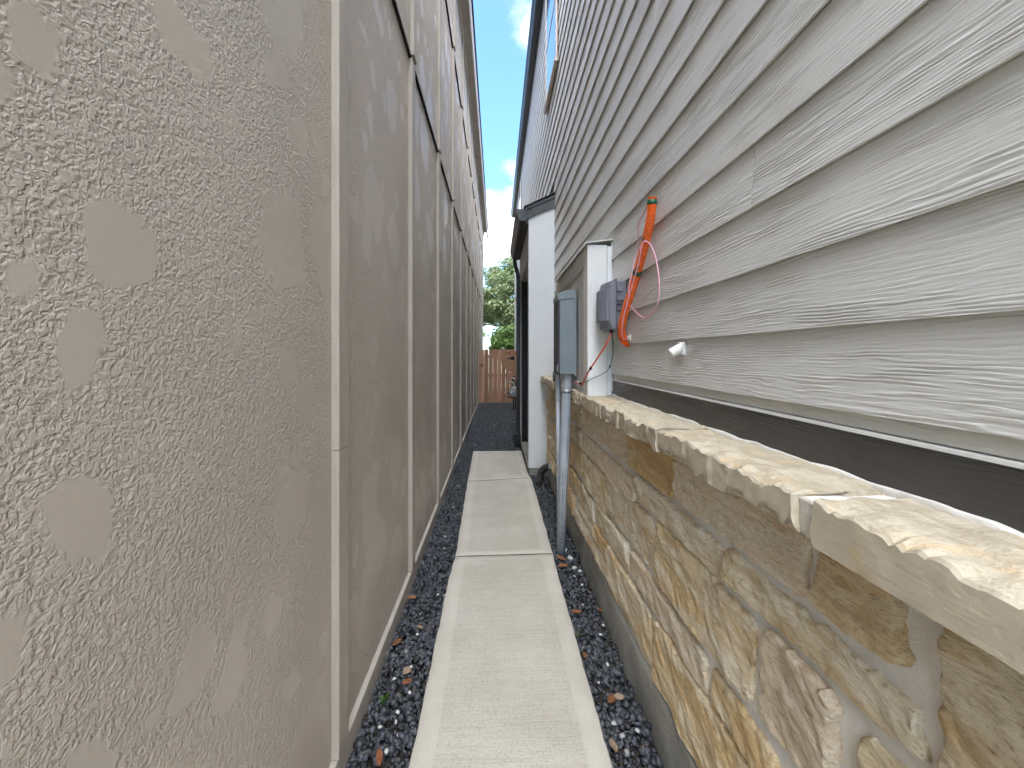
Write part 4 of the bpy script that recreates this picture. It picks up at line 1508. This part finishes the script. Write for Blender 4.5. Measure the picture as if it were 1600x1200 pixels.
def dead_leaf(name, x, y, z, ln, wd, rot, tilt, m, label):
    n = 7
    V, F = [], []
    rd = random.Random(int(x * 1000) + int(y * 777))
    curl = rd.uniform(0.15, 0.4)
    for i in range(n):
        t = i / (n - 1)
        w = wd * (math.sin(math.pi * (0.04 + 0.92 * t)) ** 0.8) * 0.5
        for s_ in (-1, -0.5, 0, 0.5, 1):
            V.append(((t - 0.5) * ln, s_ * w, curl * ln * ((t - 0.5) ** 2 * 1.4 + (s_ * w / wd) ** 2 * 1.6) + 0.002))
    for i in range(n - 1):
        for c in range(4):
            a = i * 5 + c
            F.append((a, a + 1, a + 6, a + 5))
    o = mesh(name, V, F, m, None, True, origin=(0, 0, 0))
    o.location = (x, y, z)
    WLOC[o] = Vector((x, y, z))
    o.rotation_euler = (tilt, tilt * 0.6, rot)
    md = o.modifiers.new("thickness", 'SOLIDIFY')
    md.thickness = 0.0008
    tag(o, label, "leaf", "fallen dead leaves on the gravel")


dead_leaf("fallen_leaf", -0.440, 1.905, 0.048, 0.062, 0.036, 1.1, 0.25, "leaf_tan", "tan rounded dead leaf on the gravel strip beside the taupe wall")
dead_leaf("fallen_leaf", -0.427, 1.842, 0.046, 0.050, 0.026, 0.7, 0.3, "leaf_rust", "rust coloured dead leaf just below the tan rounded leaf")
dead_leaf("fallen_leaf", -0.450, 1.500, 0.046, 0.060, 0.028, 1.9, -0.3, "leaf_rust", "rust coloured dead leaf nearest the camera on the gravel by the taupe wall")
dead_leaf("fallen_leaf", -0.535, 2.075, 0.060, 0.075, 0.030, 1.2, 0.35, "leaf_brown", "brown dead leaf leaning against the kick board of the taupe wall")
dead_leaf("fallen_leaf", -0.540, 2.46, 0.060, 0.06, 0.030, 0.3, 0.35, "leaf_brown", "brown dead leaf farthest along the gravel by the taupe wall")
dead_leaf("fallen_leaf", -0.436, 2.21, 0.045, 0.05, 0.026, 2.2, 0.2, "leaf_tan", "small tan leaf in the middle of the gravel by the taupe wall")
dead_leaf("fallen_leaf", 0.466, 2.231, 0.092, 0.062, 0.026, 0.1, 0.2, "leaf_rust", "rust coloured dead leaf beside the walkway edge on the stone base side")
dead_leaf("fallen_leaf", 0.440, 1.912, 0.092, 0.05, 0.026, 1.3, 0.3, "leaf_brown", "small brown leaf touching the walkway edge on the stone base side")
dead_leaf("fallen_leaf", 0.500, 1.659, 0.092, 0.07, 0.030, 0.8, 0.25, "leaf_brown", "brown dead leaf in the middle of the gravel by the stone base")
dead_leaf("fallen_leaf", 0.538, 1.672, 0.092, 0.05, 0.030, 0.2, 0.3, "leaf_tan", "tan dead leaf next to the brown leaf by the stone base")
dead_leaf("fallen_leaf", 0.448, 1.461, 0.092, 0.066, 0.032, 1.6, 0.3, "leaf_tan", "tan leaf nearest the camera on the gravel by the stone base")
dead_leaf("fallen_leaf", 0.610, 2.24, 0.092, 0.05, 0.022, 1.2, 0.3, "leaf_rust", "rust leaf lodged against the foundation of the stone base")
dead_leaf("fallen_leaf", 0.602, 2.46, 0.095, 0.06, 0.030, 1.7, 0.4, "leaf_rust", "rust leaf standing against the foundation near the conduit foot")
dead_leaf("fallen_leaf", 0.470, 2.72, 0.092, 0.085, 0.034, 0.2, 0.15, "leaf_rust", "long rust leaf lying in front of the conduit foot")
dead_leaf("fallen_leaf", 0.478, 2.83, 0.094, 0.07, 0.034, -0.4, 0.3, "leaf_brown", "brown leaf caught at the conduit foot beside the walkway")

random.seed(31)
bv, bf = icosa()
pm = bpy.data.meshes.new("white_pebble")
rp = np.random.default_rng(3)
pv = bv * (1 + rp.uniform(-0.15, 0.15, (12, 1))) * np.array([1.2, 0.9, 0.7])
pm.from_pydata(pv.tolist(), [], bf.tolist())
pm.materials.append(MATS["white_stone"])
peb = [(0.545, 2.83, 2.2), (0.530, 2.95, 1.6), (0.550, 2.70, 2.4), (0.580, 2.66, 1.8), (0.53, 2.60, 0.9), (0.56, 2.50, 0.9), (0.52, 2.30, 0.8), (0.56, 2.05, 1.0), (0.595, 2.12, 1.0), (0.54, 1.85, 0.9), (0.565, 1.52, 1.1), (0.47, 1.75, 0.8), (0.58, 1.33, 1.2)]
for x, y, s in peb:
    o = link_mesh("white_pebble", pm, (x, y, 0.094), None)
    o.scale = (0.0095 * s,) * 3
    o.rotation_euler = (random.uniform(-0.5, 0.5), random.uniform(-0.5, 0.5), random.uniform(0, 6))
    tag(o, "white pebble among the dark gravel between walkway and stone base", "pebble", "white pebbles by the stone base")
for x, y, s in [(-0.425, 1.93, 0.9), (-0.49, 1.86, 0.9), (-0.40, 1.78, 0.9), (-0.428, 1.685, 0.9), (-0.425, 1.64, 0.8), (-0.485, 1.62, 0.9), (-0.44, 2.15, 0.9), (-0.38, 2.50, 0.9), (-0.42, 3.1, 0.8), (-0.44, 3.3, 0.9), (-0.43, 1.52, 1.0)]:
    o = link_mesh("white_pebble", pm, (x, y, 0.052), None)
    o.scale = (0.0095 * s,) * 3
    o.rotation_euler = (random.uniform(-0.5, 0.5), random.uniform(-0.5, 0.5), random.uniform(0, 6))
    tag(o, "white pebble among the dark gravel between walkway and taupe wall", "pebble", "white pebbles by the taupe wall")


def weed(x, y, z, h, n, label, seed):
    rd = random.Random(seed)
    V, F = [], []
    for k in range(n):
        a = rd.uniform(0, 6.28)
        dx, dy = math.cos(a), math.sin(a)
        ln = h * rd.uniform(0.6, 1.1)
        w = h * 0.12
        base = Vector((x + rd.uniform(-0.008, 0.008), y + rd.uniform(-0.008, 0.008), z - 0.01))
        lean = rd.uniform(0.3, 0.9)
        k0 = len(V)
        for t, ww in ((0, 0.4), (0.4, 1), (0.75, 0.8), (1.0, 0.05)):
            p = base + Vector((dx * lean * ln * t ** 1.5, dy * lean * ln * t ** 1.5, ln * t * (1 - 0.3 * t)))
            sd = Vector((-dy, dx, 0)) * w * ww
            V += [p - sd, p + sd]
        for q in range(3):
            F.append((k0 + 2 * q, k0 + 2 * q + 1, k0 + 2 * q + 3, k0 + 2 * q + 2))
    o = mesh("weed", V, F, "weed_leaf", None, True, origin=(x, y, z))
    at = o.data.color_attributes.new("tone", 'FLOAT_COLOR', 'POINT')
    at.data.foreach_set("color", [c for v in V for c in (rd.random(),) * 3 + (1,)])
    tag(o, label, "weed")


weed(-0.515, 1.755, 0.035, 0.055, 9, "small green weed sprouting in the gravel beside the taupe wall", 1)
weed(0.437, 2.066, 0.08, 0.030, 8, "tiny green weed at the walkway edge on the stone base side", 2)
